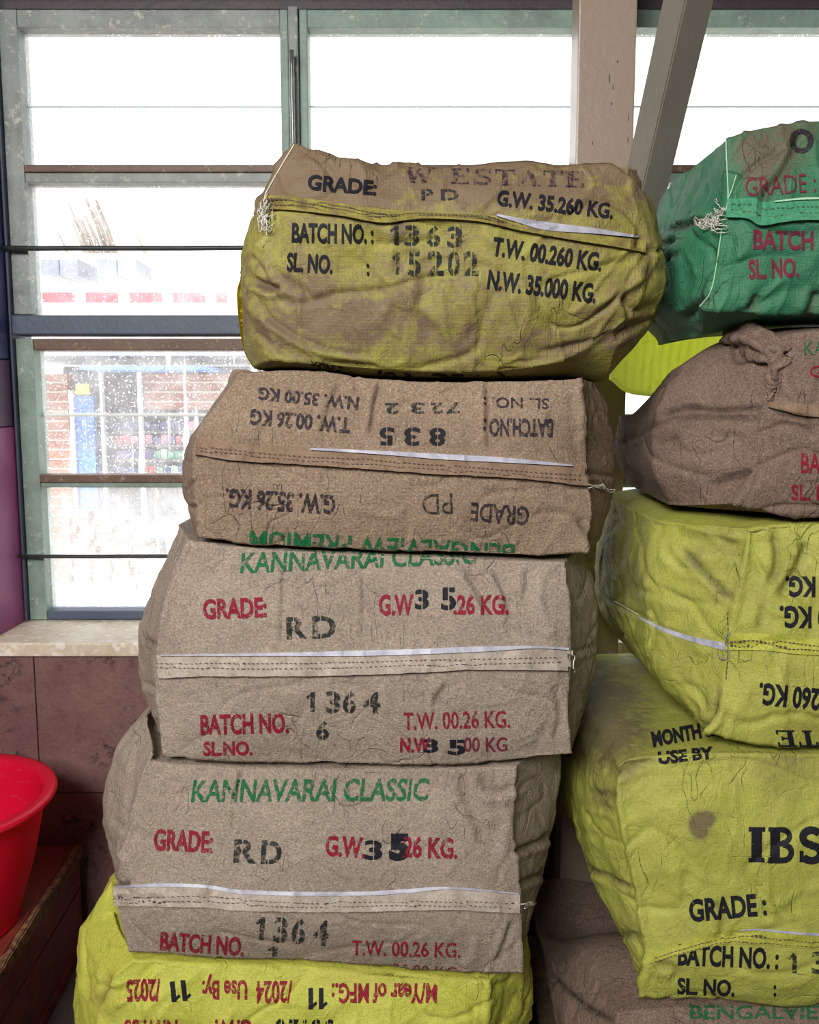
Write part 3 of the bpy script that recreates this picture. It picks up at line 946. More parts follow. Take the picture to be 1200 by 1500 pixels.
    def tuft(self, x, y, rx_, ry_, mat, n=26, r=0.0006):
        V, F = [], []
        for i in range(n):
            a = np.array([x + random.gauss(0, rx_ * .3), y + random.gauss(0, ry_ * .3)])
            pts = [a]
            for k in range(4):
                pts.append(pts[-1] + np.array([random.gauss(0, rx_ * .35), random.gauss(0, ry_ * .35)]))
            L = catmull(pts, 14)
            H = self.hit(L, np.abs(np.sin(np.linspace(0, 3.1, 14))) * 0.008 + 0.001)
            if np.isnan(H).any(): continue
            v, f = tube_mesh(H, r, 4)
            k = len(V); V += list(v); F += [tuple(j + k for j in ff) for ff in f]
        if F:
            tag(link_mesh('frayed_thread', V, F, mat, self.root, True, self.loc), 'tuft of frayed pale thread', kind='stuff')

    def text(self, s, p0, p1, cap, mat, bold=0.0, stencil=False, shear=0.0, label=None, serif=False, arc=0.0):
        V2, F2 = glyph_mesh(s, bold, stencil, serif, np.hypot(p1[0] - p0[0], p1[1] - p0[1]), cap)
        d = np.array([p1[0] - p0[0], p1[1] - p0[1]], float); L = np.linalg.norm(d); d /= L
        up = np.array([d[1], -d[0]])
        X = V2[:, 0] + shear * V2[:, 1]
        pts = np.array(p0, float) + X[:, None] * d + V2[:, 1:2] * up
        if arc: pts = pts + up * (arc * 4 * (X / L) * (1 - X / L))[:, None]
        H = self.hit(pts, 0.0011)
        ok = ~np.isnan(H[:, 0])
        F = []
        for f in F2:
            if all(ok[j] for j in f):
                q = H[list(f)]
                if np.ptp(q[:, 1]) < 0.03: F.append(f)
        if not F: return
        used = sorted({j for f in F for j in f}); mp = {j: i for i, j in enumerate(used)}
        o = link_mesh('printed_lettering', H[used], [tuple(mp[j] for j in f) for f in F], mat, self.root, False, self.loc)
        if label: o['label'] = label
        return o

def digits(sack, items, ya, yb, cap, mat):
    """one stencilled character per (character, x start, x end); the baseline runs from ya to yb"""
    xa, xb = items[0][1], items[-1][2]
    for ch, x0, x1 in items:
        y0 = ya + (yb - ya) * (x0 - xa) / (xb - xa + 1e-6); y1 = ya + (yb - ya) * (x1 - xa) / (xb - xa + 1e-6)
        sack.text(ch, (x0, y0), (x1, y1), cap, mat, bold=0.03 if ch != '1' else 0.015, stencil=(ch != '1'), serif=(ch == '1'), label='black stencilled character')

# stroke glyphs for the slab-serif words
def _arc(cx, cy, rx_, ry_, a0, a1, n=10):
    return [(cx + rx_ * math.cos(math.radians(a)), cy + ry_ * math.sin(math.radians(a))) for a in np.linspace(a0, a1, n)]
T_ = 0.15
SERIF = {
 'I': (0.50, [([(.25, 0), (.25, 1)], .24), ([(0, .05), (.5, .05)], .10), ([(0, .95), (.5, .95)], .10)]),
 'E': (0.80, [([(.2, 0), (.2, 1)], .22), ([(0, .05), (.72, .05)], .10), ([(0, .95), (.72, .95)], .10), ([(.2, .5), (.52, .5)], .10), ([(.70, 0), (.70, .26)], .09), ([(.70, .74), (.70, 1)], .09), ([(.52, .38), (.52, .62)], .08)]),
 'T': (0.80, [([(.4, 0), (.4, 1)], .22), ([(0, .95), (.8, .95)], .10), ([(.2, .05), (.6, .05)], .10), ([(.05, .70), (.05, 1)], .09), ([(.75, .70), (.75, 1)], .09)]),
 'A': (0.92, [([(.14, 0), (.46, 1)], .09), ([(.46, 1), (.76, 0)], .22), ([(.24, .33), (.64, .33)], .08), ([(0, .04), (.30, .04)], .09), ([(.56, .04), (.92, .04)], .09)]),
 'B': (0.82, [([(.2, 0), (.2, 1)], .22), ([(0, .05), (.4, .05)] + _arc(.45, .28, .25, .23, -90, 90), .13), ([(0, .95), (.4, .95)] , .10), ([(.2, .53), (.4, .53)] + _arc(.42, .75, .22, .20, -90, 90) + [(.3, .95)], .12)]),
 'S': (0.78, [(_arc(.38, .73, .26, .21, 30, 270, 14) + _arc(.38, .27, .28, .22, 90, -150, 14), .17), ([(.66, .66), (.66, 1.0)], .09), ([(.08, 0), (.08, .34)], .09)]),
 'O': (0.92, [(_arc(.45, .5, .33, .40, 0, 360, 26), .20)]),
 'V': (0.9, [([(.14, 1), (.45, 0)], .22), ([(.45, 0), (.76, 1)], .09), ([(0, .96), (.34, .96)], .09), ([(.6, .96), (.92, .96)], .09)]),
 'W': (1.2, [([(.14, 1), (.36, 0)], .2), ([(.36, 0), (.58, .9)], .09), ([(.58, .9), (.82, 0)], .2), ([(.82, 0), (1.04, 1)], .09), ([(0, .96), (.34, .96)], .09), ([(.9, .96), (1.2, .96)], .09)]),
 '1': (0.5, [([(.34, 0), (.34, 1)], .26), ([(.0, .70), (.30, .90)], .15)]),
 ' ': (0.45, []),
}
_font_cap = [None]
def font_mesh(s, bold, space=1.0):
    cu = bpy.data.curves.new('lettering', 'FONT')
    cu.body = s; cu.size = 1.0; cu.offset = bold; cu.resolution_u = 3; cu.space_character = space
    ob = bpy.data.objects.new('lettering', cu)
    C.objects.link(ob)
    bpy.context.view_layer.update()
    me = bpy.data.meshes.new_from_object(ob.evaluated_get(bpy.context.evaluated_depsgraph_get()))
    bpy.data.objects.remove(ob); bpy.data.curves.remove(cu)
    return me

def glyph_mesh(s, bold, stencil, serif, L, cap):
    bm = bmesh.new()
    if serif:
        x = 0.0
        for ch in s:
            adv, strokes = SERIF[ch]
            for pts, w in strokes:
                P = np.array(pts) + np.array([x, 0])
                T = np.gradient(P, axis=0); T /= np.linalg.norm(T, axis=1)[:, None] + 1e-9
                Nn = np.stack([-T[:, 1], T[:, 0]], 1) * w * float(serif) / 2
                l_ = [bm.verts.new((*(p), 0)) for p in (P - Nn)]; r_ = [bm.verts.new((*(p), 0)) for p in (P + Nn)]
                for i in range(len(P) - 1):
                    bm.faces.new((l_[i], l_[i + 1], r_[i + 1], r_[i]))
            x += adv + 0.10
        capn = 1.0
    else:
        me = font_mesh(s, bold, 1.45 if stencil else 1.0); bm.from_mesh(me); bpy.data.meshes.remove(me)
        if _font_cap[0] is None:
            mh = font_mesh('H', 0.0)
            _font_cap[0] = max(v.co.y for v in mh.vertices); bpy.data.meshes.remove(mh)
        capn = _font_cap[0]
    xs = [v.co.x for v in bm.verts]
    x0, x1 = min(xs), max(xs)
    sx = L / (x1 - x0); sy = cap / capn
    for v in bm.verts:
        v.co.x = (v.co.x - x0) * sx; v.co.y *= sy; v.co.z = 0
    ys = [v.co.y for v in bm.verts]
    def cut(co, no):
        bmesh.ops.bisect_plane(bm, geom=bm.verts[:] + bm.edges[:] + bm.faces[:], plane_co=co, plane_no=no, dist=1e-5)
    g = 6.0
    k = g
    while k < L:
        cut((k, 0, 0), (1, 0, 0)); k += g
    k = math.floor(min(ys) / g) * g
    while k < max(ys):
        cut((0, k, 0), (0, 1, 0)); k += g
    if stencil:
        n = max(1, len(s)); adv = L / n
        for c in range(n):
            if s[c] == ' ': continue
            w = max(1.3, cap * 0.07); xc = (c + (0.5 if s[c] not in 'PRD4' else 0.36)) * adv
            cut((xc - w / 2, 0, 0), (1, 0, 0)); cut((xc + w / 2, 0, 0), (1, 0, 0))
            dead = [f for f in bm.faces if abs(f.calc_center_median().x - xc) < w / 2]
            if s[c] not in '1T':
                bmesh.ops.delete(bm, geom=dead, context='FACES')
    bm.verts.index_update()
    V = np.array([v.co[:2] for v in bm.verts]); F = [tuple(v.index for v in f.verts) for f in bm.faces]
    bm.free()
    return V, F

ST = dict(stencil=True, bold=0.035, label='black stencilled characters')

# ---------------- left stack, top: stained yellow sack
s1 = Sack('stained yellow sack with brown grime on its top, topmost of the left stack', M['yellow_dirty'], 1.30, 1.40, 1.90,
    face=([(431, 212), (480, 224), (545, 243), (700, 247), (850, 244), (918, 245)],
          [(918, 245), (940, 310), (950, 370), (935, 430), (905, 478)],
          [(405, 526), (560, 540), (700, 544), (820, 528), (905, 478)],
          [(431, 212), (398, 265), (384, 310), (372, 370), (380, 440), (405, 526)]),
    body=([(428, 208), (480, 221), (545, 240), (700, 244), (850, 241), (922, 242)],
          [(922, 242), (946, 288), (962, 340), (967, 400), (955, 450), (925, 505), (885, 556)],
          [(372, 536), (450, 540), (560, 551), (700, 555), (830, 551), (885, 556)],
          [(428, 208), (378, 292), (353, 355), (350, 420), (357, 485), (372, 536)]),
    vb=0.32, bulge=0.045, crisp=0.45, wr=1.35, seed=1, base_dirt=0.3, pleats=0.0018, edge_ridge=0.0006,
    strokes=[([(362, 372), (352, 420), (375, 460), (430, 500), (500, 520), (600, 530)], 7, 3.0),
             ([(366, 408), (395, 422), (412, 418)], 5, -9.0, 1.0), ([(395, 385), (410, 405), (440, 425), (455, 440)], 7, -4.0, .3),
             ([(375, 430), (400, 470), (470, 508), (560, 525)], 4, -3, .3), ([(370, 480), (400, 505), (440, 528)], 4, -2.5, .2),
             ([(448, 240), (500, 245), (560, 262), (590, 246), (620, 243)], 8, 4.0), ([(540, 275), (565, 262), (600, 245)], 5, -3.0, .4),
             ([(480, 228), (520, 236), (560, 240)], 6, -3),
             ([(560, 330), (575, 345), (570, 400), (590, 450)], 10, 3.5), ([(590, 345), (620, 400), (615, 460), (640, 500)], 9, -3.0, .25),
             ([(660, 400), (645, 440), (660, 490)], 9, 3), ([(690, 420), (700, 460), (690, 500)], 8, -2.5, .2),
             ([(905, 430), (930, 455), (960, 440)], 6, -4, .3), ([(915, 425), (922, 478)], 5, -4, .3), ([(860, 455), (910, 425), (950, 400)], 7, 4),
             ([(780, 520), (850, 508), (905, 490), (950, 460)], 6, -5, .4), ([(740, 535), (830, 522), (900, 506)], 4, -2.5, .2),
             ([(935, 345), (950, 380), (945, 420)], 8, -4, .3), ([(430, 212), (395, 275), (385, 300)], 4, 2.0),
             ([(385, 345), (365, 375), (358, 400)], 5, 4)],
    dirt=[(650, 262, 360, 45, 1.5), (450, 250, 90, 55, 1.1), (420, 430, 90, 55, .6), (480, 470, 110, 45, .75), (620, 440, 120, 60, .4), (850, 320, 80, 40, .25), (570, 330, 40, 30, .5), (700, 500, 200, 30, .3), (900, 460, 50, 50, .35)])
t1t = [(388, 286), (430, 288), (500, 298), (570, 307), (650, 312), (740, 318), (830, 334), (900, 346), (948, 352)]
t1b = [(386, 306), (430, 308), (500, 316), (560, 326), (620, 320), (700, 324), (760, 337), (830, 350), (900, 361), (946, 370)]
s1.strip('seam_band', t1t, t1b, M['band_dirty'], 0.0035, flare=1.2)
s1.strip('edge_tape', [(728, 313), (760, 319), (800, 325), (870, 334), (935, 345)], [(728, 316), (760, 326), (800, 337), (870, 342), (935, 348)], M['white_tape'], 0.0065, 60, 'shiny white tape edge')
for f in (0.3, 0.55, 0.8):
    mid = lambda k: [(a[0] * (1 - f) + b[0] * f, a[1] * (1 - f) + b[1] * f) for a, b in zip(catmull(t1t, 12), catmull(t1b, 12))]
    s1.stitches(mid(f)[:8], M['stitch'], 5, 1.0, 0.9)
s1.tuft(391, 318, 10, 22, M['thread'], 30)
s1.thread([(431, 212), (398, 268), (388, 290), (388, 315)], 0.0009, M['thread'])
B1 = dict(bold=0.036)
s1.text('GRADE:', (450, 277), (551, 286), 20, M['ink_black'], **B1)
digits(s1, [('P', 617, 635), ('D', 646, 672)], 293, 293, 15, M['ink_stencil'])
s1.text('G.W. 35.260 KG.', (727, 300), (897, 320), 21, M['ink_black'], **B1)
s1.text('BATCH NO. :', (428, 354), (547, 356), 26, M['ink_black'], **B1)
digits(s1, [('1', 571, 583), ('3', 592, 614), ('6', 624, 645), ('3', 655, 677)], 359, 361, 28, M['ink_stencil'])
s1.text('SL. NO.', (420, 396), (487, 400), 25, M['ink_black'], **B1)
s1.text(':', (537, 403), (541, 403), 24, M['ink_black'], **B1)
digits(s1, [('1', 574, 585), ('5', 597, 616), ('2', 626, 650), ('0', 656, 673), ('2', 679, 701)], 402, 403, 33, M['ink_stencil'])
s1.text('T.W. 00.260 KG.', (720, 373), (880, 397), 25, M['ink_black'], **B1)
s1.text('N.W. 35.000 KG.', (713, 422), (872, 443), 26, M['ink_black'], **B1)
s1.text('W ESTATE', (592, 268), (855, 275), 23, M['ink_ghost'], serif=True, label='faded purple-black slab lettering')
s1.text('(NILGIRIS,', (742, 551), (552, 545), 15, M['ink_black'], bold=.03)
s1.text('THE INDIA', (520, 541), (455, 528), 12, M['ink_black'], bold=.03)
# thin yellow flap of the inner liner on the shaded side, lit from the window
def flap(sack, pts_out, pts_in, Y0, Y1, name='side_flap', label=None, mat='flap'):
    a = catmull(pts_out, 40); b = catmull(pts_in, 40)
    A_ = at(a[:, 0], a[:, 1], Y1); B_ = at(b[:, 0], b[:, 1], Y0)
    V = np.vstack([A_, (A_ + B_) / 2 + rng.normal(0, .0008, A_.shape), B_, A_ + [0, .0015, 0], (A_ + B_) / 2 + [0, .0015, 0], B_ + [0, .0015, 0]])
    F = []
    for o_ in (0, 3):
        for r in (0, 1):
            for i in range(39):
                q = ((r + o_) * 40 + i, (r + o_ + 1) * 40 + i, (r + o_ + 1) * 40 + i + 1, (r + o_) * 40 + i + 1)
                F.append(q if o_ else q[::-1])
    for i in range(39):
        F.append((i, i + 1, 120 + i + 1, 120 + i)); F.append((80 + i, 200 + i, 200 + i + 1, 80 + i + 1))
    o = link_mesh(name, V, F, M[mat], sack.root, True, sack.loc)
    if label: o['label'] = label
flap(s1, [(353, 405), (347, 430), (351, 480), (358, 515), (370, 538)], [(372, 405), (368, 440), (372, 490), (385, 525), (395, 538)], 1.50, 1.46, 'side_flap', 'bright thin yellow plastic edge')

# ---------------- left stack, second: brown sack printed upside down
s2 = Sack('warm brown sack printed upside down in black with green lettering at its bottom edge', M['kraft_warm'], 1.30, 1.43, 1.92,
    face=([(352, 546), (450, 546), (560, 557), (700, 560), (800, 558), (852, 554)],
          [(852, 554), (856, 620), (862, 690), (868, 750), (860, 808)],
          [(292, 786), (400, 799), (600, 806), (760, 813), (860, 808)],
          [(352, 546), (306, 610), (286, 650), (286, 710), (292, 786)]),
    body=([(346, 539), (450, 543), (560, 554), (700, 558), (830, 554), (872, 559)],
          [(872, 559), (888, 592), (900, 650), (903, 700), (896, 755), (876, 812)],
          [(290, 795), (400, 803), (600, 810), (760, 817), (876, 812)],
          [(346, 539), (300, 612), (276, 650), (267, 700), (270, 745), (290, 795)]),
    vb=0.5, bulge=0.028, crisp=1.0, wr=0.6, seed=2, pleats=0.002,
    strokes=[([(557, 556), (548, 590), (540, 640)], 2.5, -3.0, .8), ([(711, 556), (713, 600), (714, 660)], 2.5, -2.2, .6),
             ([(497, 560), (480, 600), (470, 640)], 3, -2, .4), ([(855, 620), (900, 655)], 4, -2.5), ([(850, 690), (905, 700)], 4, -2.5, .2),
             ([(846, 560), (852, 620), (850, 660)], 5, 3.5), ([(845, 760), (862, 780), (868, 800)], 5, -4, .3), ([(292, 700), (275, 720)], 3, -3), ([(292, 740), (276, 745)], 3, -3),
             ([(790, 600), (815, 640), (845, 660)], 6, 2.5), ([(330, 690), (322, 730)], 7, 1.5), ([(760, 690), (740, 750)], 8, 1.8), ([(800, 720), (845, 740)], 6, -1.8)],
    dirt=[(700, 640, 260, 30, .25), (320, 660, 60, 40, .35), (860, 700, 40, 80, .3)])
a2 = [(285, 641), (350, 650), (450, 656), (550, 661), (650, 668), (750, 673), (862, 685)]
b2 = [(285, 666), (350, 675), (450, 681), (550, 688), (650, 695), (750, 700), (861, 712)]
s2.strip('seam_band', a2, b2, M['band_warm'], 0.005, wave=1.5, flare=0.9)
s2.strip('edge_tape', [(455, 656), (550, 660), (650, 665), (750, 671), (840, 681)], [(455, 659), (550, 665), (650, 673), (750, 678), (840, 683)], M['white_tape'], 0.008, 90, 'shiny white tape edge')
s2.stitches([(290, 654), (450, 668), (650, 682), (855, 696)], M['stitch'], 4, 3, 1.0, .0075)
s2.stitches([(290, 659), (450, 674), (650, 688), (855, 703)], M['stitch'], 4, 3, 1.0, .0075)
s2.tuft(875, 714, 16, 4, M['thread'], 10)
I2 = dict(bold=0.0)
s2.text('SL. NO. :', (804, 584), (708, 582), 15, M['ink_faded'], bold=.015)
s2.text('BATCH.NO :', (810, 615), (708, 614), 24, M['ink_faded'], bold=.036)
digits(s2, [('7', 673, 653), ('2', 649, 631), ('3', 622, 602), ('2', 584, 564)], 590, 591, 15, M['ink_stencil'])
digits(s2, [('8', 653, 629), ('3', 615, 592), ('5', 577, 556)], 628, 627, 24, M['ink_black'])
s2.text('N.W. 35.00 KG', (526, 583), (380, 568), 17, M['ink_faded'], bold=.036)
s2.text('T.W. 00.26 KG', (514, 613), (368, 600), 21, M['ink_faded'], bold=.036)
s2.text('GRADE', (776, 743), (690, 736), 26, M['ink_faded'], bold=.02)
s2.text('PD', (662, 722), (618, 724), 30, M['ink_stencil'], bold=-.005)
s2.text('G.W. 35.26 KG.', (492, 726), (331, 716), 26, M['ink_faded'], bold=.036)
s2.text('BENGALVIEW PREMIUM', (754, 797), (366, 777), 27, M['ink_green'], bold=.02, label='green printed lettering')

# ---------------- left stack, third
s3 = Sack('grey-brown sack with crimson lettering and long white seam tape, third from the top', M['kraft'], 1.30, 1.43, 1.92,
    face=([(276, 793), (400, 806), (600, 815), (760, 822), (828, 824)],
          [(828, 824), (834, 890), (836, 960), (832, 1040), (838, 1104)],
          [(240, 1108), (400, 1116), (600, 1119), (760, 1112), (838, 1104)],
          [(276, 793), (247, 870), (230, 950), (228, 1010), (240, 1108)]),
    body=([(262, 786), (300, 798), (400, 804), (600, 811), (760, 818), (848, 816)],
          [(848, 816), (864, 855), (875, 910), (873, 980), (862, 1050), (846, 1109)],
          [(236, 1112), (400, 1121), (600, 1123), (760, 1116), (846, 1109)],
          [(262, 786), (236, 860), (210, 925), (203, 965), (208, 1040), (236, 1112)]),
    vb=0.53, bulge=0.028, crisp=1.0, wr=0.6, seed=3, pleats=0.0022,
    strokes=[([(414, 830), (412, 890), (410, 950)], 2, -2.0, .35), ([(530, 830), (530, 890), (528, 940)], 2, -1.5, .25),
             ([(672, 828), (690, 850), (720, 905)], 5, -3.5, .25), ([(690, 825), (720, 850), (760, 930)], 6, 3), ([(720, 830), (740, 870), (750, 930)], 5, -3, .2),
             ([(800, 830), (790, 880), (815, 940)], 7, 3), ([(775, 830), (770, 880)], 5, -2.5),
             ([(655, 1000), (640, 1020), (636, 1035)], 3, -3, .6), ([(812, 1000), (822, 1040), (815, 1090)], 6, -3), ([(205, 935), (232, 945)], 3, -4, .3),
             ([(262, 800), (245, 840), (222, 900)], 5, 3.5), ([(275, 810), (255, 860), (248, 930)], 4, -3), ([(208, 1000), (228, 1010)], 4, -3), ([(212, 1045), (232, 1050)], 4, 3), ([(218, 1075), (236, 1085)], 4, -3, .2),
             ([(837, 960), (873, 945)], 4, -2.5), ([(300, 960), (330, 1020)], 8, 1.5), ([(450, 880), (500, 930)], 9, 1.5)],
    dirt=[(600, 1100, 300, 22, .2), (240, 970, 30, 40, .25), (860, 950, 30, 120, .25)])
a3 = [(224, 960), (300, 958), (420, 959), (520, 957), (600, 955), (700, 951), (780, 948), (836, 951)]
b3 = [(226, 994), (300, 991), (420, 991), (520, 989), (600, 986), (700, 981), (780, 982), (837, 983)]
s3.strip('seam_band', a3, b3, M['band_kraft'], 0.005, wave=1.5, flare=0.9)
s3.strip('edge_tape', [(235, 959), (420, 956), (520, 953), (600, 951), (700, 947), (780, 946), (834, 949)], [(235, 961), (420, 961), (520, 961), (600, 959), (700, 955), (780, 950), (834, 952)], M['white_tape'], 0.008, 110, 'long shiny white tape edge')
s3.stitches([(232, 970), (420, 970), (600, 966), (820, 961)], M['stitch'], 3.5, 3.5, 1.0, .0075)
s3.stitches([(232, 976), (420, 978), (600, 973), (820, 968)], M['stitch'], 3.5, 3.5, 1.0, .0075)
s3.thread([(836, 951), (837, 983)], 0.001, M['thread'], lift=.006)
R3 = dict(bold=0.034)
s3.text('KANNAVARAI CLASSIC', (352, 839), (697, 825), 28, M['ink_green'], bold=.022, shear=0.12, label='green printed lettering')
s3.text('GRADE:', (298, 906), (391, 903), 27, M['ink_red'], label='crimson printed lettering', **R3)
s3.text('G.W', (555, 900), (606, 900), 28, M['ink_red'], label='crimson printed lettering', **R3)
s3.text('3', (608, 891), (628, 891), 26, M['ink_black'], **ST)
s3.text('5', (646, 892), (668, 892), 30, M['ink_black'], **ST)
s3.text('.26 KG.', (664, 899), (745, 899), 26, M['ink_red'], label='crimson printed lettering', **R3)
digits(s3, [('R', 420, 450), ('D', 458, 492)], 935, 933, 30, M['ink_stencil'])
digits(s3, [('1', 448, 461), ('3', 477, 498), ('6', 502, 521), ('4', 532, 557)], 1042, 1044, 29, M['ink_stencil'])
s3.text('6', (463, 1082), (482, 1082), 24, M['ink_stencil'], **ST)
s3.text('BATCH NO.', (294, 1075), (423, 1072), 27, M['ink_red'], label='crimson printed lettering', **R3)
s3.text('SL.NO.', (298, 1106), (370, 1105), 19, M['ink_red'], label='crimson printed lettering', **R3)
s3.text('T.W. 00.26 KG.', (591, 1068), (747, 1065), 24, M['ink_red'], label='crimson printed lettering', bold=.016)
s3.text('N.W', (586, 1101), (630, 1101), 20, M['ink_red'], label='crimson printed lettering', **R3)
s3.text('3', (620, 1101), (642, 1101), 18, M['ink_black'], **ST)
s3.text('5', (656, 1104), (682, 1104), 20, M['ink_black'], **ST)
s3.text('00 KG', (679, 1100), (743, 1100), 20, M['ink_maroon'], label='maroon printed lettering', bold=.016)

# ---------------- left stack, fourth
s4 = Sack('grey-brown sack with crimson and green lettering, fourth from the top above the yellow sack', M['kraft'], 1.30, 1.43, 1.92,
    face=([(222, 1103), (240, 1119), (400, 1126), (600, 1128), (756, 1124)],
          [(756, 1124), (753, 1200), (760, 1270), (764, 1340), (765, 1425)],
          [(190, 1394), (350, 1402), (500, 1409), (650, 1422), (765, 1425)],
          [(222, 1103), (196, 1180), (174, 1260), (170, 1320), (190, 1394)]),
    body=([(216, 1088), (236, 1114), (400, 1123), (600, 1125), (760, 1119), (812, 1116)],
          [(812, 1116), (820, 1160), (816, 1240), (802, 1310), (788, 1370), (768, 1429)],
          [(188, 1400), (350, 1407), (500, 1414), (650, 1426), (768, 1429)],
          [(216, 1088), (180, 1130), (157, 1200), (152, 1243), (160, 1290), (178, 1340), (188, 1400)]),
    vb=0.64, bulge=0.030, crisp=1.0, wr=0.6, seed=4, pleats=0.0022,
    strokes=[([(350, 1125), (338, 1170), (332, 1220)], 4, 2.5), ([(356, 1125), (343, 1175)], 3, -2.0, .15), ([(700, 1130), (720, 1160), (760, 1150)], 6, -4, .25), ([(672, 1130), (690, 1190), (715, 1240)], 7, -3, .15),
             ([(735, 1150), (745, 1200), (735, 1260)], 7, 3), ([(752, 1250), (790, 1235), (810, 1222)], 4, -6, .6), ([(760, 1295), (790, 1282), (805, 1272)], 4, -5, .5), ([(712, 1270), (745, 1295), (757, 1305)], 6, 2.5),
             ([(752, 1345), (740, 1380), (725, 1415)], 4, -4, .4), ([(700, 1370), (690, 1410)], 7, 2), ([(160, 1285), (180, 1300), (190, 1290)], 4, -6, .7), ([(160, 1200), (185, 1215)], 4, -3.5), ([(165, 1240), (182, 1262), (175, 1285)], 5, 4),
             ([(205, 1110), (190, 1170), (182, 1240)], 5, -3), ([(480, 1130), (520, 1140), (560, 1180)], 9, 2), ([(240, 1119), (280, 1150), (330, 1240)], 10, 1.6)],
    dirt=[(600, 1140, 200, 16, .35), (620, 1290, 150, 20, .2), (160, 1290, 30, 30, .4), (790, 1300, 40, 120, .25), (560, 1370, 160, 40, .25)])
a4 = [(165, 1299), (220, 1296), (300, 1298), (350, 1305), (430, 1308), (530, 1308), (600, 1306), (660, 1302), (762, 1309)]
b4 = [(168, 1328), (220, 1328), (300, 1330), (350, 1334), (430, 1336), (530, 1336), (600, 1334), (660, 1333), (762, 1338)]
s4.strip('seam_band', a4, b4, M['band_kraft'], 0.0065, wave=1.5, flare=0.9)
s4.strip('edge_tape', [(172, 1299), (230, 1294), (300, 1296), (350, 1303), (430, 1306), (530, 1306), (600, 1302), (660, 1299), (760, 1308)], [(172, 1301), (230, 1299), (300, 1301), (350, 1309), (430, 1312), (530, 1312), (600, 1308), (660, 1303), (760, 1310)], M['white_tape'], 0.0095, 110, 'long shiny white tape edge')
s4.stitches([(172, 1310), (300, 1309), (430, 1318), (600, 1316), (750, 1319)], M['stitch'], 3.5, 3.5, 1.0, .0095)
s4.stitches([(172, 1316), (300, 1316), (430, 1324), (600, 1322), (750, 1325)], M['stitch'], 3.5, 3.5, 1.0, .0095)
s4.tuft(775, 1325, 14, 4, M['thread'], 10)
s4.text('KANNAVARAI CLASSIC', (280, 1174), (626, 1172), 31, M['ink_green'], bold=.022, shear=0.12, label='green printed lettering')
s4.text('GRADE:', (225, 1244), (311, 1248), 29, M['ink_red'], label='crimson printed lettering', **R3)
digits(s4, [('R', 342, 375), ('D', 382, 412)], 1262, 1265, 32, M['ink_stencil'])
s4.text('G.W.', (476, 1252), (534, 1256), 28, M['ink_red'], label='crimson printed lettering', **R3)
s4.text('3', (534, 1258), (560, 1258), 26, M['ink_black'], **ST)
s4.text('5', (570, 1257), (600, 1257), 33, M['ink_black'], stencil=False, bold=.07, label='blotted black stencil digit')
s4.text('26 KG.', (590, 1254), (670, 1257), 28, M['ink_red'], label='crimson printed lettering', **R3)
s4.text('BATCH NO.', (234, 1390), (357, 1399), 25, M['ink_red'], label='crimson printed lettering', **R3)
digits(s4, [('1', 373, 386), ('3', 400, 420), ('6', 426, 446), ('4', 458, 480)], 1376, 1384, 34, M['ink_stencil'])
s4.text('1', (391, 1405), (405, 1406), 20, M['ink_stencil'], serif=True)
s4.text('T.W. 00.26 KG.', (515, 1398), (674, 1402), 21, M['ink_red'], label='crimson printed lettering', bold=.016)
s4.text('N.W. 35.00 KG', (512, 1425), (668, 1434), 18, M['ink_maroon'], label='maroon printed lettering cut off by the edge', bold=-.004)
s4.text('SL.NO.', (246, 1421), (312, 1424), 18, M['ink_red'], label='crimson printed lettering cut off by the edge', **R3)

# ---------------- left stack, bottom: yellow
s5 = Sack('bright yellow sack printed upside down in red, lowest of the left stack', M['yellow_bright'], 1.30, 1.43, 1.92,
    face=([(196, 1408), (350, 1414), (500, 1421), (650, 1433), (716, 1438)],
          [(716, 1438), (712, 1500), (716, 1600), (715, 1675)],
          [(170, 1675), (400, 1690), (600, 1690), (715, 1675)],
          [(196, 1408), (160, 1440), (142, 1500), (150, 1600), (170, 1675)]),
    body=([(170, 1392), (188, 1401), (350, 1410), (500, 1417), (650, 1429), (774, 1432)],
          [(774, 1432), (779, 1500), (775, 1600), (745, 1682)],
          [(150, 1682), (400, 1694), (600, 1694), (745, 1682)],
          [(170, 1392), (124, 1424), (116, 1500), (122, 1600), (150, 1682)]),
    vb=0.5, bulge=0.03, crisp=0.8, wr=1.3, seed=5, pleats=0.003,
    strokes=[([(230, 1412), (215, 1440), (160, 1480)], 6, 5), ([(300, 1420), (250, 1450), (200, 1490)], 8, 3), ([(165, 1420), (150, 1460), (140, 1475)], 5, -5, .5), ([(345, 1475), (330, 1500)], 6, 3), ([(716, 1438), (714, 1500)], 4, 3), ([(640, 1440), (690, 1470), (700, 1500)], 6, -3)],
    dirt=[(600, 1430, 200, 15, .3), (150, 1470, 30, 30, .3)])
I5 = dict(bold=.03, label='red printed lettering')
s5.text('M/Year of MFG.:', (640, 1441), (486, 1441), 27, M['ink_red'], **I5)
s5.text('11', (480, 1447), (452, 1447), 31, M['ink_black'], serif=True, label='black stencilled characters')
s5.text('/2024', (428, 1438), (375, 1438), 30, M['ink_red'], **I5)
s5.text('Use By:', (362, 1437), (296, 1437), 26, M['ink_red'], **I5)
s5.text('11', (278, 1435), (249, 1438), 30, M['ink_black'], serif=True, label='black stencilled characters')
s5.text('/2025', (235, 1435), (185, 1436), 30, M['ink_red'], **I5)
s5.text('35.26', (488, 1494), (404, 1494), 26, M['ink_black'], **ST)
s5.text('G.W.', (370, 1494), (315, 1494), 26, M['ink_red'], **I5)
s5.text('N.W. 35', (260, 1494), (182, 1494), 26, M['ink_red'], **I5)
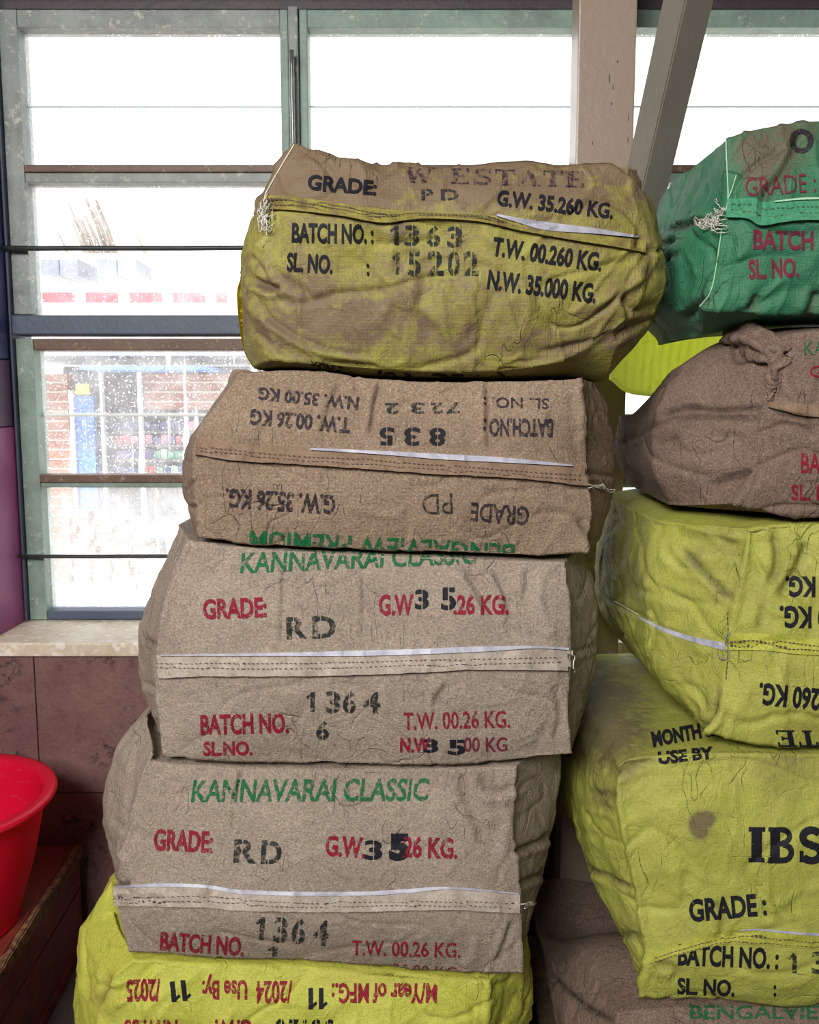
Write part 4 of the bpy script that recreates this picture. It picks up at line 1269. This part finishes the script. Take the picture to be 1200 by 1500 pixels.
# pale loop of corner flap rising beside the fourth sack
flapY = 1.395
def corner(sack, outer, inner, Y, depth, mat, name, label, amp=0.004):
    """a puffed folded corner of the sack: closed lens between two outlines"""
    n = 40; m = 14
    a = catmull(outer, n); b = catmull(inner, n)
    V = []
    for sgn in (-1, 1):
        for j in range(m):
            s = j / (m - 1)
            p = a * (1 - s) + b * s
            W = at(p[:, 0], p[:, 1], Y)
            pf = math.sin(math.pi * s) * np.sin(np.linspace(0, math.pi, n)) ** .5
            ph = noise3(W * 45 + 3) * amp + noise3(W * 22) * amp * 1.5
            W = W + np.stack([0 * pf, sgn * pf * depth + (ph * pf if sgn < 0 else 0), 0 * pf], 1)
            V.append(W)
    V = np.vstack(V); F = []
    for k in (0, 1):
        for j in range(m - 1):
            for i in range(n - 1):
                q = ((k * m + j) * n + i, (k * m + j) * n + i + 1, (k * m + j + 1) * n + i + 1, (k * m + j + 1) * n + i)
                F.append(q if k else q[::-1])
    o = link_mesh(name, V, F, mat, sack.root, True, sack.loc)
    bm = bmesh.new(); bm.from_mesh(o.data); bmesh.ops.remove_doubles(bm, verts=bm.verts, dist=1e-5); bmesh.ops.recalc_face_normals(bm, faces=bm.faces); bm.to_mesh(o.data); bm.free()
    if label: o['label'] = label
    return o
corner(s5, [(164, 1290), (140, 1325), (122, 1375), (116, 1420), (122, 1500)], [(164, 1290), (180, 1320), (186, 1370), (192, 1402), (160, 1500)], 1.42, 0.02, M['yellow_bright'], 'folded_corner', None)
corner(s2, [(352, 541), (342, 542), (336, 552), (330, 575)], [(352, 541), (366, 544), (362, 560), (330, 575)], 1.43, 0.012, M['kraft_warm'], 'folded_corner', None)

# ---------------- right stack
def bx_(x, Y):  # pixel of real x at depth Y
    return 600 + x * FOC / (Y * 1.0)
r1 = Sack('green sack with maroon lettering, topmost of the right stack', M['green'], 1.30, 1.42, 1.72,
    face=([(1066, 205), (1110, 190), (1200, 178), (1350, 175), (1500, 180), (1640, 205)],
          [(1640, 205), (1655, 300), (1655, 380), (1640, 455)],
          [(1030, 452), (1130, 458), (1300, 458), (1500, 458), (1640, 455)],
          [(1066, 205), (1066, 270), (1063, 340), (1052, 400), (1030, 452)]),
    body=([(1035, 196), (1110, 172), (1200, 163), (1350, 160), (1500, 168), (1690, 200)],
          [(1690, 200), (1700, 300), (1700, 400), (1670, 478)],
          [(1022, 484), (1070, 474), (1140, 467), (1250, 465), (1450, 465), (1670, 478)],
          [(1035, 196), (1008, 270), (990, 340), (990, 425), (1022, 484)]),
    vb=0.45, bulge=0.04, crisp=0.6, wr=1.3, seed=6, pleats=0.002, shrink=0.0, N=190,
    strokes=[([(1063, 330), (1020, 325), (975, 340)], 4, -5, .7), ([(1175, 195), (1150, 250), (1120, 290), (1118, 330)], 6, -6, .5), ([(1160, 180), (1185, 170), (1200, 168)], 5, 4),
             ([(1062, 340), (1050, 400), (1030, 450)], 4, 3), ([(1040, 435), (1020, 455), (1005, 465)], 6, -7, .6), ([(1110, 430), (1098, 460)], 6, -6, .5), ([(1200, 425), (1180, 465)], 7, -6, .5), ([(1085, 340), (1080, 390)], 7, 3),
             ([(1000, 350), (970, 360)], 4, -4, .4), ([(1000, 370), (970, 385)], 4, -4, .4), ([(1035, 200), (1000, 250), (980, 300)], 8, 4)],
    dirt=[(1125, 215, 55, 45, 1.6), (1112, 245, 22, 32, 1.2), (1180, 180, 60, 25, .6), (1010, 250, 30, 60, .25)])
r1.strip('seam_band', [(1066, 291), (1105, 290), (1117, 296), (1150, 292), (1200, 291), (1400, 295), (1640, 300)], [(1064, 318), (1095, 320), (1115, 330), (1150, 325), (1200, 322), (1400, 326), (1640, 330)], M['band_green'], 0.004, flare=1.0)
r1.strip('edge_tape', [(1135, 294), (1200, 289), (1400, 293), (1640, 298)], [(1135, 296), (1200, 292), (1400, 296), (1640, 301)], M['green_thread'], 0.006, 60, 'pale shiny thread edge')
r1.stitches([(1070, 300), (1105, 300), (1117, 306), (1200, 303), (1400, 306)], M['stitch'], 4, 3, .9, .0052)
r1.stitches([(1070, 309), (1105, 310), (1117, 317), (1200, 312), (1400, 315)], M['stitch'], 4, 3, .9, .0052)
r1.thread([(1063, 192), (1065, 240), (1067, 290), (1063, 310)], 0.001, M['green_thread'])
r1.thread([(1079, 256), (1072, 278), (1066, 292)], 0.0009, M['green_thread'])
r1.thread([(1058, 335), (1053, 370), (1048, 400), (1040, 430), (1025, 450)], 0.0009, M['green_thread'])
r1.tuft(1044, 328, 16, 9, M['thread'], 46, .0005)
r1.tuft(1058, 312, 6, 15, M['thread'], 10, .0006)
r1.text('O', (1156, 225), (1192, 225), 36, M['ink_faded'], serif=True, label='large faded black letter')
r1.text('GRADE :', (1093, 288), (1196, 281), 27, M['ink_maroon'], bold=.0, label='maroon printed lettering')
r1.text('BATCH NO. :', (1103, 364), (1265, 366), 26, M['ink_maroon'], bold=.035, label='maroon printed lettering')
r1.text('SL. NO.', (1097, 408), (1171, 405), 26, M['ink_maroon'], bold=.035, label='maroon printed lettering')

r2 = Sack('dark brown sack with a twisted knot fold at its corner, under the green sack', M['kraft_dark'], 1.30, 1.43, 1.88,
    face=([(1125, 545), (1145, 500), (1180, 485), (1300, 480), (1500, 480), (1640, 500)],
          [(1640, 500), (1650, 600), (1650, 680), (1640, 750)],
          [(1078, 738), (1180, 755), (1400, 757), (1550, 757), (1640, 750)],
          [(1125, 545), (1122, 595), (1112, 660), (1098, 708), (1078, 738)]),
    body=([(1000, 530), (1060, 490), (1140, 470), (1250, 468), (1450, 468), (1690, 495)],
          [(1690, 495), (1705, 600), (1700, 690), (1680, 757)],
          [(978, 754), (1060, 761), (1250, 762), (1450, 762), (1680, 757)],
          [(1000, 530), (974, 580), (962, 640), (960, 700), (978, 754)]),
    vb=0.45, bulge=0.035, crisp=0.8, wr=1.1, seed=7, shrink=0.06, droop=0.19, N=190,
    strokes=[([(1122, 596), (1060, 602), (1010, 598), (960, 612)], 4, -4, .6), ([(1115, 615), (1050, 612), (980, 616)], 5, -3, .4), ([(1108, 690), (1060, 702), (1035, 710)], 4, -5, .6), ([(1090, 640), (1040, 640)], 7, -2),
             ([(1125, 555), (1122, 600), (1112, 660), (1098, 710), (1078, 738)], 4, 4), ([(1130, 600), (1160, 608), (1200, 616)], 4, -5, .6), ([(1146, 600), (1140, 640), (1150, 700)], 8, 2),
             ([(1070, 500), (1075, 525), (1100, 530)], 5, -5, .5), ([(1000, 640), (960, 650)], 6, -2, .2), ([(1160, 500), (1150, 560), (1170, 590)], 8, 4), ([(900, 655), (960, 625), (1000, 610)], 5, -2, .4)],
    dirt=[(940, 640, 60, 25, .5), (1180, 560, 30, 60, .3)])
r2.strip('seam_band', [(1126, 588), (1160, 590), (1200, 592), (1400, 598), (1640, 600)], [(1126, 596), (1150, 602), (1200, 611), (1400, 622), (1640, 625)], M['band_warm'], 0.006)
r2.text('BATCH NO.', (1173, 692), (1300, 694), 27, M['ink_red'], bold=.02, label='crimson printed lettering')
r2.text('SL. NO.', (1159, 732), (1240, 732), 22, M['ink_red'], bold=.02, label='crimson printed lettering')
r2.text('GRADE', (1186, 552), (1280, 554), 16, M['ink_red'], bold=.01, label='crimson printed lettering')
r2.text('KANNAVARAI', (1178, 520), (1330, 520), 20, M['ink_green'], label='green printed lettering')
# knot of gathered paper
def crumple_knot(sack, pts, Y, radii, mat, name='knotted_fold', seed=3, flatten=.6):
    P = catmull([(p[0], p[1]) for p in pts], 46)
    W = at(P[:, 0], P[:, 1], Y)
    H = sack.hit(P, 0.004); ok = ~np.isnan(H[:, 0]); W[ok] = H[ok]
    r = np.interp(np.linspace(0, 1, 46), np.linspace(0, 1, len(radii)), radii)
    V, F = tube_mesh(W, r, 28)
    nv = len(W)
    c = np.repeat(W, 28, 0)
    dv = V - c
    dv[:, 1] *= flatten
    ang = np.tile(np.arange(28) / 28 * 2 * math.pi, nv)
    k = 1 + 0.30 * np.sign(np.sin(ang * 4 + np.repeat(np.linspace(0, 5, nv), 28))) * np.abs(np.sin(ang * 4 + np.repeat(np.linspace(0, 5, nv), 28))) ** .6 * .8 + 0.35 * noise3(V * 60 + seed)
    V = c + dv * k[:, None]
    return link_mesh(name, V, F, mat, sack.root, True, sack.loc)
crumple_knot(r2, [(1064, 500), (1085, 498), (1108, 505), (1128, 520), (1140, 528)], 1.30, [.010, .020, .021, .018, .006], M['kraft_dark'])
crumple_knot(r2, [(1100, 492), (1128, 505), (1146, 525), (1136, 548), (1126, 588)], 1.29, [.012, .014, .015, .010, .003], M['kraft_dark'], seed=9)

r3 = Sack('yellow sack printed upside down in black with pleated face, third of the right stack', M['yellow'], 1.30, 1.43, 1.90,
    face=([(1100, 776), (1160, 768), (1300, 768), (1500, 768), (1640, 776)],
          [(1640, 776), (1655, 870), (1655, 980), (1640, 1080)],
          [(1035, 1072), (1120, 1088), (1300, 1090), (1500, 1090), (1640, 1080)],
          [(1100, 776), (1083, 870), (1066, 935), (1060, 1000), (1035, 1072)]),
    body=([(960, 780), (1000, 767), (1060, 763), (1300, 764), (1500, 764), (1685, 775)],
          [(1685, 775), (1705, 880), (1700, 990), (1680, 1085)],
          [(1005, 1082), (1050, 1091), (1200, 1095), (1500, 1095), (1680, 1085)],
          [(960, 780), (946, 840), (942, 920), (945, 990), (968, 1045), (1005, 1082)]),
    vb=0.55, bulge=0.035, crisp=0.75, wr=1.1, seed=8, shrink=0.0, N=190, base_dirt=.04,
    strokes=[([(995, 800), (1035, 842), (1078, 883)], 4, -6, .8), ([(1100, 776), (1085, 860), (1070, 930)], 5, 4), ([(1135, 775), (1140, 820), (1130, 860)], 6, -6, .4), ([(1185, 790), (1170, 830), (1140, 880)], 7, -6, .35), ([(1160, 775), (1160, 820)], 8, 5),
             ([(1120, 880), (1112, 925)], 6, -3, .2), ([(1058, 1000), (1040, 1050), (1012, 1074)], 5, -4, .5), ([(1062, 1030), (1050, 1060), (1020, 1080)], 5, 4), ([(880, 870), (960, 915), (1010, 935)], 3, -2.5, .3), ([(920, 860), (1000, 880), (1060, 885)], 5, -2), ([(1000, 770), (1060, 785), (1095, 790)], 6, 4),
             ([(1045, 780), (1070, 800), (1090, 830)], 5, -4, .3), ([(1150, 950), (1145, 1010), (1150, 1060)], 7, 3)],
    dirt=[(900, 840, 50, 60, .5), (1050, 800, 50, 40, .3), (1060, 870, 60, 20, .2)])
r3.thread([(900, 880), (935, 900)], 0.0008, M['thread'])
r3.strip('seam_band', [(1070, 929), (1120, 928), (1200, 936), (1400, 940), (1640, 940)], [(1068, 952), (1120, 953), (1200, 960), (1400, 964), (1640, 964)], M['band_yellow'], 0.004)
r3.strip('fold_tape', [(935, 902), (970, 918), (1010, 931), (1062, 942)], [(935, 905), (970, 924), (1010, 939), (1062, 953)], M['white_tape'], 0.002, 60, 'white tape strip on the side')
r3.stitches([(1070, 938), (1120, 938), (1200, 946), (1400, 950)], M['stitch'], 4, 2, 1.1, .0055)
r3.stitches([(1070, 944), (1120, 945), (1200, 953), (1400, 957)], M['stitch'], 4, 2, 1.1, .0055)
r3.stitches([(1068, 895), (1066, 960), (1063, 1000)], M['stitch'], 5, 3, 1.2, .002)
r3.thread([(1052, 958), (1060, 966), (1068, 960), (1064, 935), (1070, 927)], 0.0013, plain('grey_thread', (0.25, 0.24, 0.2), .8))
K3 = dict(bold=.038)
r3.text('N.W. 35.000 KG.', (1352, 850), (1150, 845), 27, M['ink_black'], **K3)
r3.text('T.W. 00.260 KG.', (1352, 892), (1142, 889), 29, M['ink_black'], **K3)
r3.text('G.W. 35.260 KG.', (1300, 1020), (1113, 1001), 29, M['ink_black'], **K3)
r3.text('ESTATE', (1330, 1070), (1136, 1069), 24, M['ink_black'], serif=True, shear=-.2, label='black slab lettering')

r4 = Sack('large yellow sack with bold black slab lettering and a grey smudge on its face', M['yellow'], 1.30, 1.43, 1.92,
    face=([(905, 1123), (930, 1111), (1040, 1105), (1200, 1105), (1400, 1105), (1640, 1110)],
          [(1640, 1110), (1655, 1220), (1655, 1350), (1640, 1460)],
          [(938, 1460), (1100, 1467), (1300, 1467), (1500, 1467), (1640, 1460)],
          [(905, 1123), (906, 1180), (918, 1250), (934, 1320), (948, 1390), (938, 1460)]),
    body=([(880, 1124), (915, 1108), (1040, 1102), (1200, 1102), (1400, 1102), (1680, 1105)],
          [(1680, 1105), (1700, 1220), (1695, 1350), (1675, 1464)],
          [(930, 1461), (1000, 1470), (1300, 1471), (1500, 1471), (1675, 1464)],
          [(880, 1124), (856, 1160), (850, 1220), (858, 1300), (880, 1380), (930, 1461)]),
    vb=0.78, bulge=0.035, crisp=0.6, wr=1.0, flatkeep=0.4, seed=9, shrink=0.0, N=190,
    strokes=[([(830, 1245), (860, 1268), (900, 1290), (935, 1305)], 3.5, -5, .8), ([(845, 1330), (880, 1358), (915, 1368), (950, 1370)], 3.5, -5, .8), ([(905, 1150), (916, 1220), (934, 1300), (948, 1390)], 4, 4),
             ([(860, 1160), (895, 1165), (905, 1165)], 5, -4, .5), ([(900, 1140), (925, 1125), (960, 1110)], 5, -4, .5), ([(945, 1395), (950, 1420), (930, 1450)], 6, 5), ([(960, 1410), (990, 1420), (985, 1440)], 6, -5, .3), ([(1045, 1320), (1060, 1340), (1055, 1380)], 5, -3.5, .3), ([(1120, 1290), (1130, 1330), (1180, 1300)], 6, 2.5),
             ([(840, 1180), (870, 1190), (905, 1200)], 4, 2), ([(845, 1215), (880, 1225)], 5, -2)],
    dirt=[(1024, 1208, 13, 17, 3.0), (1036, 1198, 11, 9, 3.0), (1160, 1130, 60, 35, .35), (885, 1170, 25, 25, .5), (885, 1050, 70, 80, 1.8), (1090, 1110, 100, 12, .3), (925, 1352, 16, 10, .4)])
r4.strip('seam_band', [(950, 1396), (985, 1388), (1020, 1376), (1060, 1364), (1120, 1364), (1200, 1370), (1400, 1374), (1640, 1374)], [(950, 1412), (985, 1402), (1020, 1392), (1060, 1383), (1120, 1384), (1200, 1390), (1400, 1394), (1640, 1394)], M['band_yellow'], 0.005)
r4.strip('edge_tape', [(1085, 1362), (1120, 1361), (1200, 1367), (1400, 1370)], [(1085, 1364), (1120, 1364), (1200, 1371), (1400, 1375)], M['white_tape'], 0.007, 50, 'shiny white tape edge')
r4.stitches([(960, 1400), (1020, 1381), (1060, 1370), (1120, 1371), (1200, 1377)], M['stitch'], 4, 2, 1.0, .0066)
r4.stitches([(960, 1405), (1020, 1387), (1060, 1377), (1120, 1378), (1200, 1384)], M['stitch'], 4, 2, 1.0, .0066)
r4.text('MONTH & YEAR', (957, 1094), (1100, 1068), 20, M['ink_black'], bold=.05)
r4.text('USE BY', (965, 1118), (1046, 1110), 15, M['ink_black'], bold=.05)
r4.text('IBS ESTATE', (1096, 1262), (1500, 1266), 50, M['ink_black'], serif=1.35, label='large black slab lettering')
r4.text('GRADE :', (1011, 1349), (1124, 1339), 30, M['ink_black'], **K3)
r4.text('BATCH NO. :', (993, 1412), (1140, 1418), 28, M['ink_black'], **K3)
digits(r4, [('1', 1154, 1167), ('3', 1189, 1212)], 1425, 1425, 30, M['ink_stencil'])
r4.text('SL. NO.', (992, 1455), (1076, 1458), 22, M['ink_black'], **K3)
r4.text(':', (1133, 1458), (1137, 1458), 22, M['ink_black'], **K3)

r5 = Sack('brown sack under the large yellow sack at the lower right', M['kraft_dark'], 1.30, 1.43, 1.92,
    face=([(905, 1486), (1000, 1478), (1300, 1478), (1500, 1478), (1640, 1484)],
          [(1640, 1484), (1650, 1560), (1650, 1620), (1640, 1680)],
          [(900, 1680), (1100, 1692), (1300, 1692), (1500, 1692), (1640, 1680)],
          [(905, 1486), (890, 1560), (890, 1620), (900, 1680)]),
    body=([(868, 1500), (915, 1480), (1000, 1473), (1300, 1473), (1500, 1473), (1680, 1477)],
          [(1680, 1477), (1690, 1560), (1690, 1620), (1670, 1685)],
          [(860, 1690), (1100, 1696), (1300, 1696), (1500, 1696), (1670, 1685)],
          [(868, 1500), (826, 1560), (822, 1630), (860, 1690)]),
    vb=0.5, bulge=0.03, crisp=0.8, wr=1.0, seed=10, shrink=0.0, droop=0.28, N=190,
    strokes=[([(800, 1420), (850, 1465), (905, 1500)], 4, -4, .8)], dirt=[])
r5.text('BENGALVIEW PREMIUM', (1010, 1492), (1400, 1492), 18, M['ink_green'], bold=.02, label='green printed lettering')

# lime sack standing behind the green one, lit by the window
r0 = Sack('bright lime empty plastic sack glimpsed behind the green sack, lit through by the window', M['lime'], 1.76, 1.80, 1.94,
    face=([(950, 452), (970, 438), (1000, 425), (1060, 420), (1120, 430)],
          [(1120, 430), (1150, 480), (1150, 540), (1130, 578)],
          [(899, 550), (930, 572), (1000, 578), (1080, 578), (1130, 578)],
          [(950, 452), (925, 485), (905, 525), (899, 550)]),
    body=([(940, 436), (965, 424), (1000, 410), (1060, 405), (1130, 415)],
          [(1130, 415), (1165, 480), (1165, 540), (1140, 582)],
          [(893, 555), (925, 577), (1000, 582), (1080, 582), (1140, 582)],
          [(940, 436), (915, 475), (897, 520), (893, 555)]),
    bulge=0.03, crisp=0.3, wr=0.8, seed=11, open_back=True, N=100,
    strokes=[([(930 + 14 * k, 430), (922 + 13 * k, 500), (915 + 12 * k, 600)], 2.5, -1.2, .04) for k in range(9)], edge_ridge=0)

# pallets under both stacks
pm = plain('pallet_wood', (0.22, 0.14, 0.08), .8, var=.5)
def pallet(x0, x1, label):
    p = empty('pallet', ((x0 + x1) / 2, 1.6, 0)); tag(p, label, 'pallet')
    for y in (1.32, 1.58, 1.84):
        box('bearer', x0, x1, y, y + 0.07, 0.0, 0.098, pm, p, 0.002)
    k = 0
    x = x0
    while x < x1 - 0.05:
        box('deck_board', x, x + 0.09, 1.30, 1.93, 0.099, 0.119, pm, p, 0.002); x += 0.115
pallet(-0.50, 0.24, 'wooden pallet under the left stack of sacks')
pallet(0.26, 1.25, 'wooden pallet under the right stack of sacks')

# ------------------------------------------------------------------ wooden chest and red basin
Y_far = 2.06
pA = at(118, 1237, Y_far)
ztop = float(pA[2])
# near end of the same edge, at photo (0,1420): find depth where z equals the top
yy = 1.7
for _ in range(60):
    z = float(at(0, 1420, yy)[2]); yy += (z - ztop) * 0.8
pB = at(0, 1420, yy)
d = (pB - pA); d[2] = 0; L = np.linalg.norm(d); d /= L
nrm = np.array([d[1], -d[0], 0.0])
if nrm[0] > 0: nrm = -nrm
chest = empty('wooden_chest', (float(pA[0]) - .3, 1.7, 0))
tag(chest, 'dark red wooden chest with a worn top edge holding the red basin', 'chest')
def prism(name, a, b, w0, w1, z0, z1, mat, bevel=0.002, seg=0):
    bm = bmesh.new()
    P = [a + nrm * w0, b + nrm * w0, b + nrm * w1, a + nrm * w1]
    v = [bm.verts.new((p[0], p[1], z)) for z in (z0, z1) for p in P]
    fs = [bm.faces.new([v[i] for i in f]) for f in ((3, 2, 1, 0), (4, 5, 6, 7), (0, 1, 5, 4), (1, 2, 6, 5), (2, 3, 7, 6), (3, 0, 4, 7))]
    bmesh.ops.recalc_face_normals(bm, faces=bm.faces)
    if bevel: bmesh.ops.bevel(bm, geom=list(bm.edges), offset=bevel, segments=2, affect='EDGES')
    if seg:
        bmesh.ops.subdivide_edges(bm, edges=[e for e in bm.edges if e.calc_length() > .2], cuts=seg, use_grid_fill=True)
        for vv in bm.verts:
            nn = noise3(np.array([[vv.co.x * 40, vv.co.y * 40, vv.co.z * 40]]))[0]
            vv.co += Vector(nrm) * nn * 0.004; vv.co.z += nn * 0.003
    return bm_obj(name, bm, mat, chest)
pB2 = pA + d * 1.15
k = 0
w = 0.012
while w < 0.62:
    prism('top_plank', pA, pB2, w, w + 0.117, ztop - 0.02, ztop - 0.001 * (k % 2), M['wood']); w += 0.12; k += 1
prism('edge_strip', pA, pB2, -0.004, 0.011, ztop - 0.03, ztop + 0.004, M['wood_edge'], 0.003, 40)
z = 0.03
while z < ztop - 0.05:
    z2 = min(z + 0.14, ztop - 0.032)
    prism('side_plank', pA, pB2, 0.004, 0.02, z, z2 - 0.003, M['wood']); z = z2
prism('end_panel', pA, pA + d * 0.02, 0.021, 0.61, 0.03, ztop - 0.022, M['wood'])
prism('end_panel', pB2 - d * 0.02, pB2, 0.021, 0.61, 0.03, ztop - 0.022, M['wood'])
prism('base_frame', pA, pB2, 0.0, 0.62, 0.0, 0.029, M['wood'])

# basin
rim_px = (78, 1170)
Yb = 1.72
rim = at(71, 1170, Yb)
R_rim = 0.235
bc = np.array([rim[0] - R_rim, Yb, 0])
zr = float(rim[2]); zb = ztop + 0.001
zr = max(zr, zb + 0.12)
hgt = zr - zb
prof_out = [(0.0, 0), (0.60, 0), (0.64, 0.012 / hgt), (0.72, 0.25), (0.80, 0.50), (0.86, 0.75), (0.90, 0.92), (0.905, 0.955), (1.0, 0.96), (1.005, 0.975), (1.0, 1.0), (0.97, 1.006), (0.90, 0.995), (0.875, 0.97), (0.84, 0.75), (0.78, 0.50), (0.70, 0.25), (0.62, 0.04), (0.58, 0.03), (0.0, 0.03)]
seg = 96
V = []; F = []
pr = catmull([(r_ * R_rim, zb + h_ * hgt) for r_, h_ in prof_out], 110)
pr[0, 0] = 0.0005; pr[-1, 0] = 0.0005
pr[:, 1] = np.maximum(pr[:, 1], zb)
for (r_, z_) in pr:
    for k in range(seg):
        a_ = 2 * math.pi * k / seg
        V.append((bc[0] + max(r_, 0.0005) * math.cos(a_), bc[1] + max(r_, .0005) * math.sin(a_), z_))
for i in range(len(pr) - 1):
    for k in range(seg):
        F.append((i * seg + k, i * seg + (k + 1) % seg, (i + 1) * seg + (k + 1) % seg, (i + 1) * seg + k))
o = link_mesh('plastic_basin', np.array(V) - np.array([bc[0], bc[1], zb]), F, M['basin'])
o.location = (float(bc[0]), float(bc[1]), zb)
tag(o, 'round bright red plastic basin with scuffed rim on the wooden chest', 'basin')
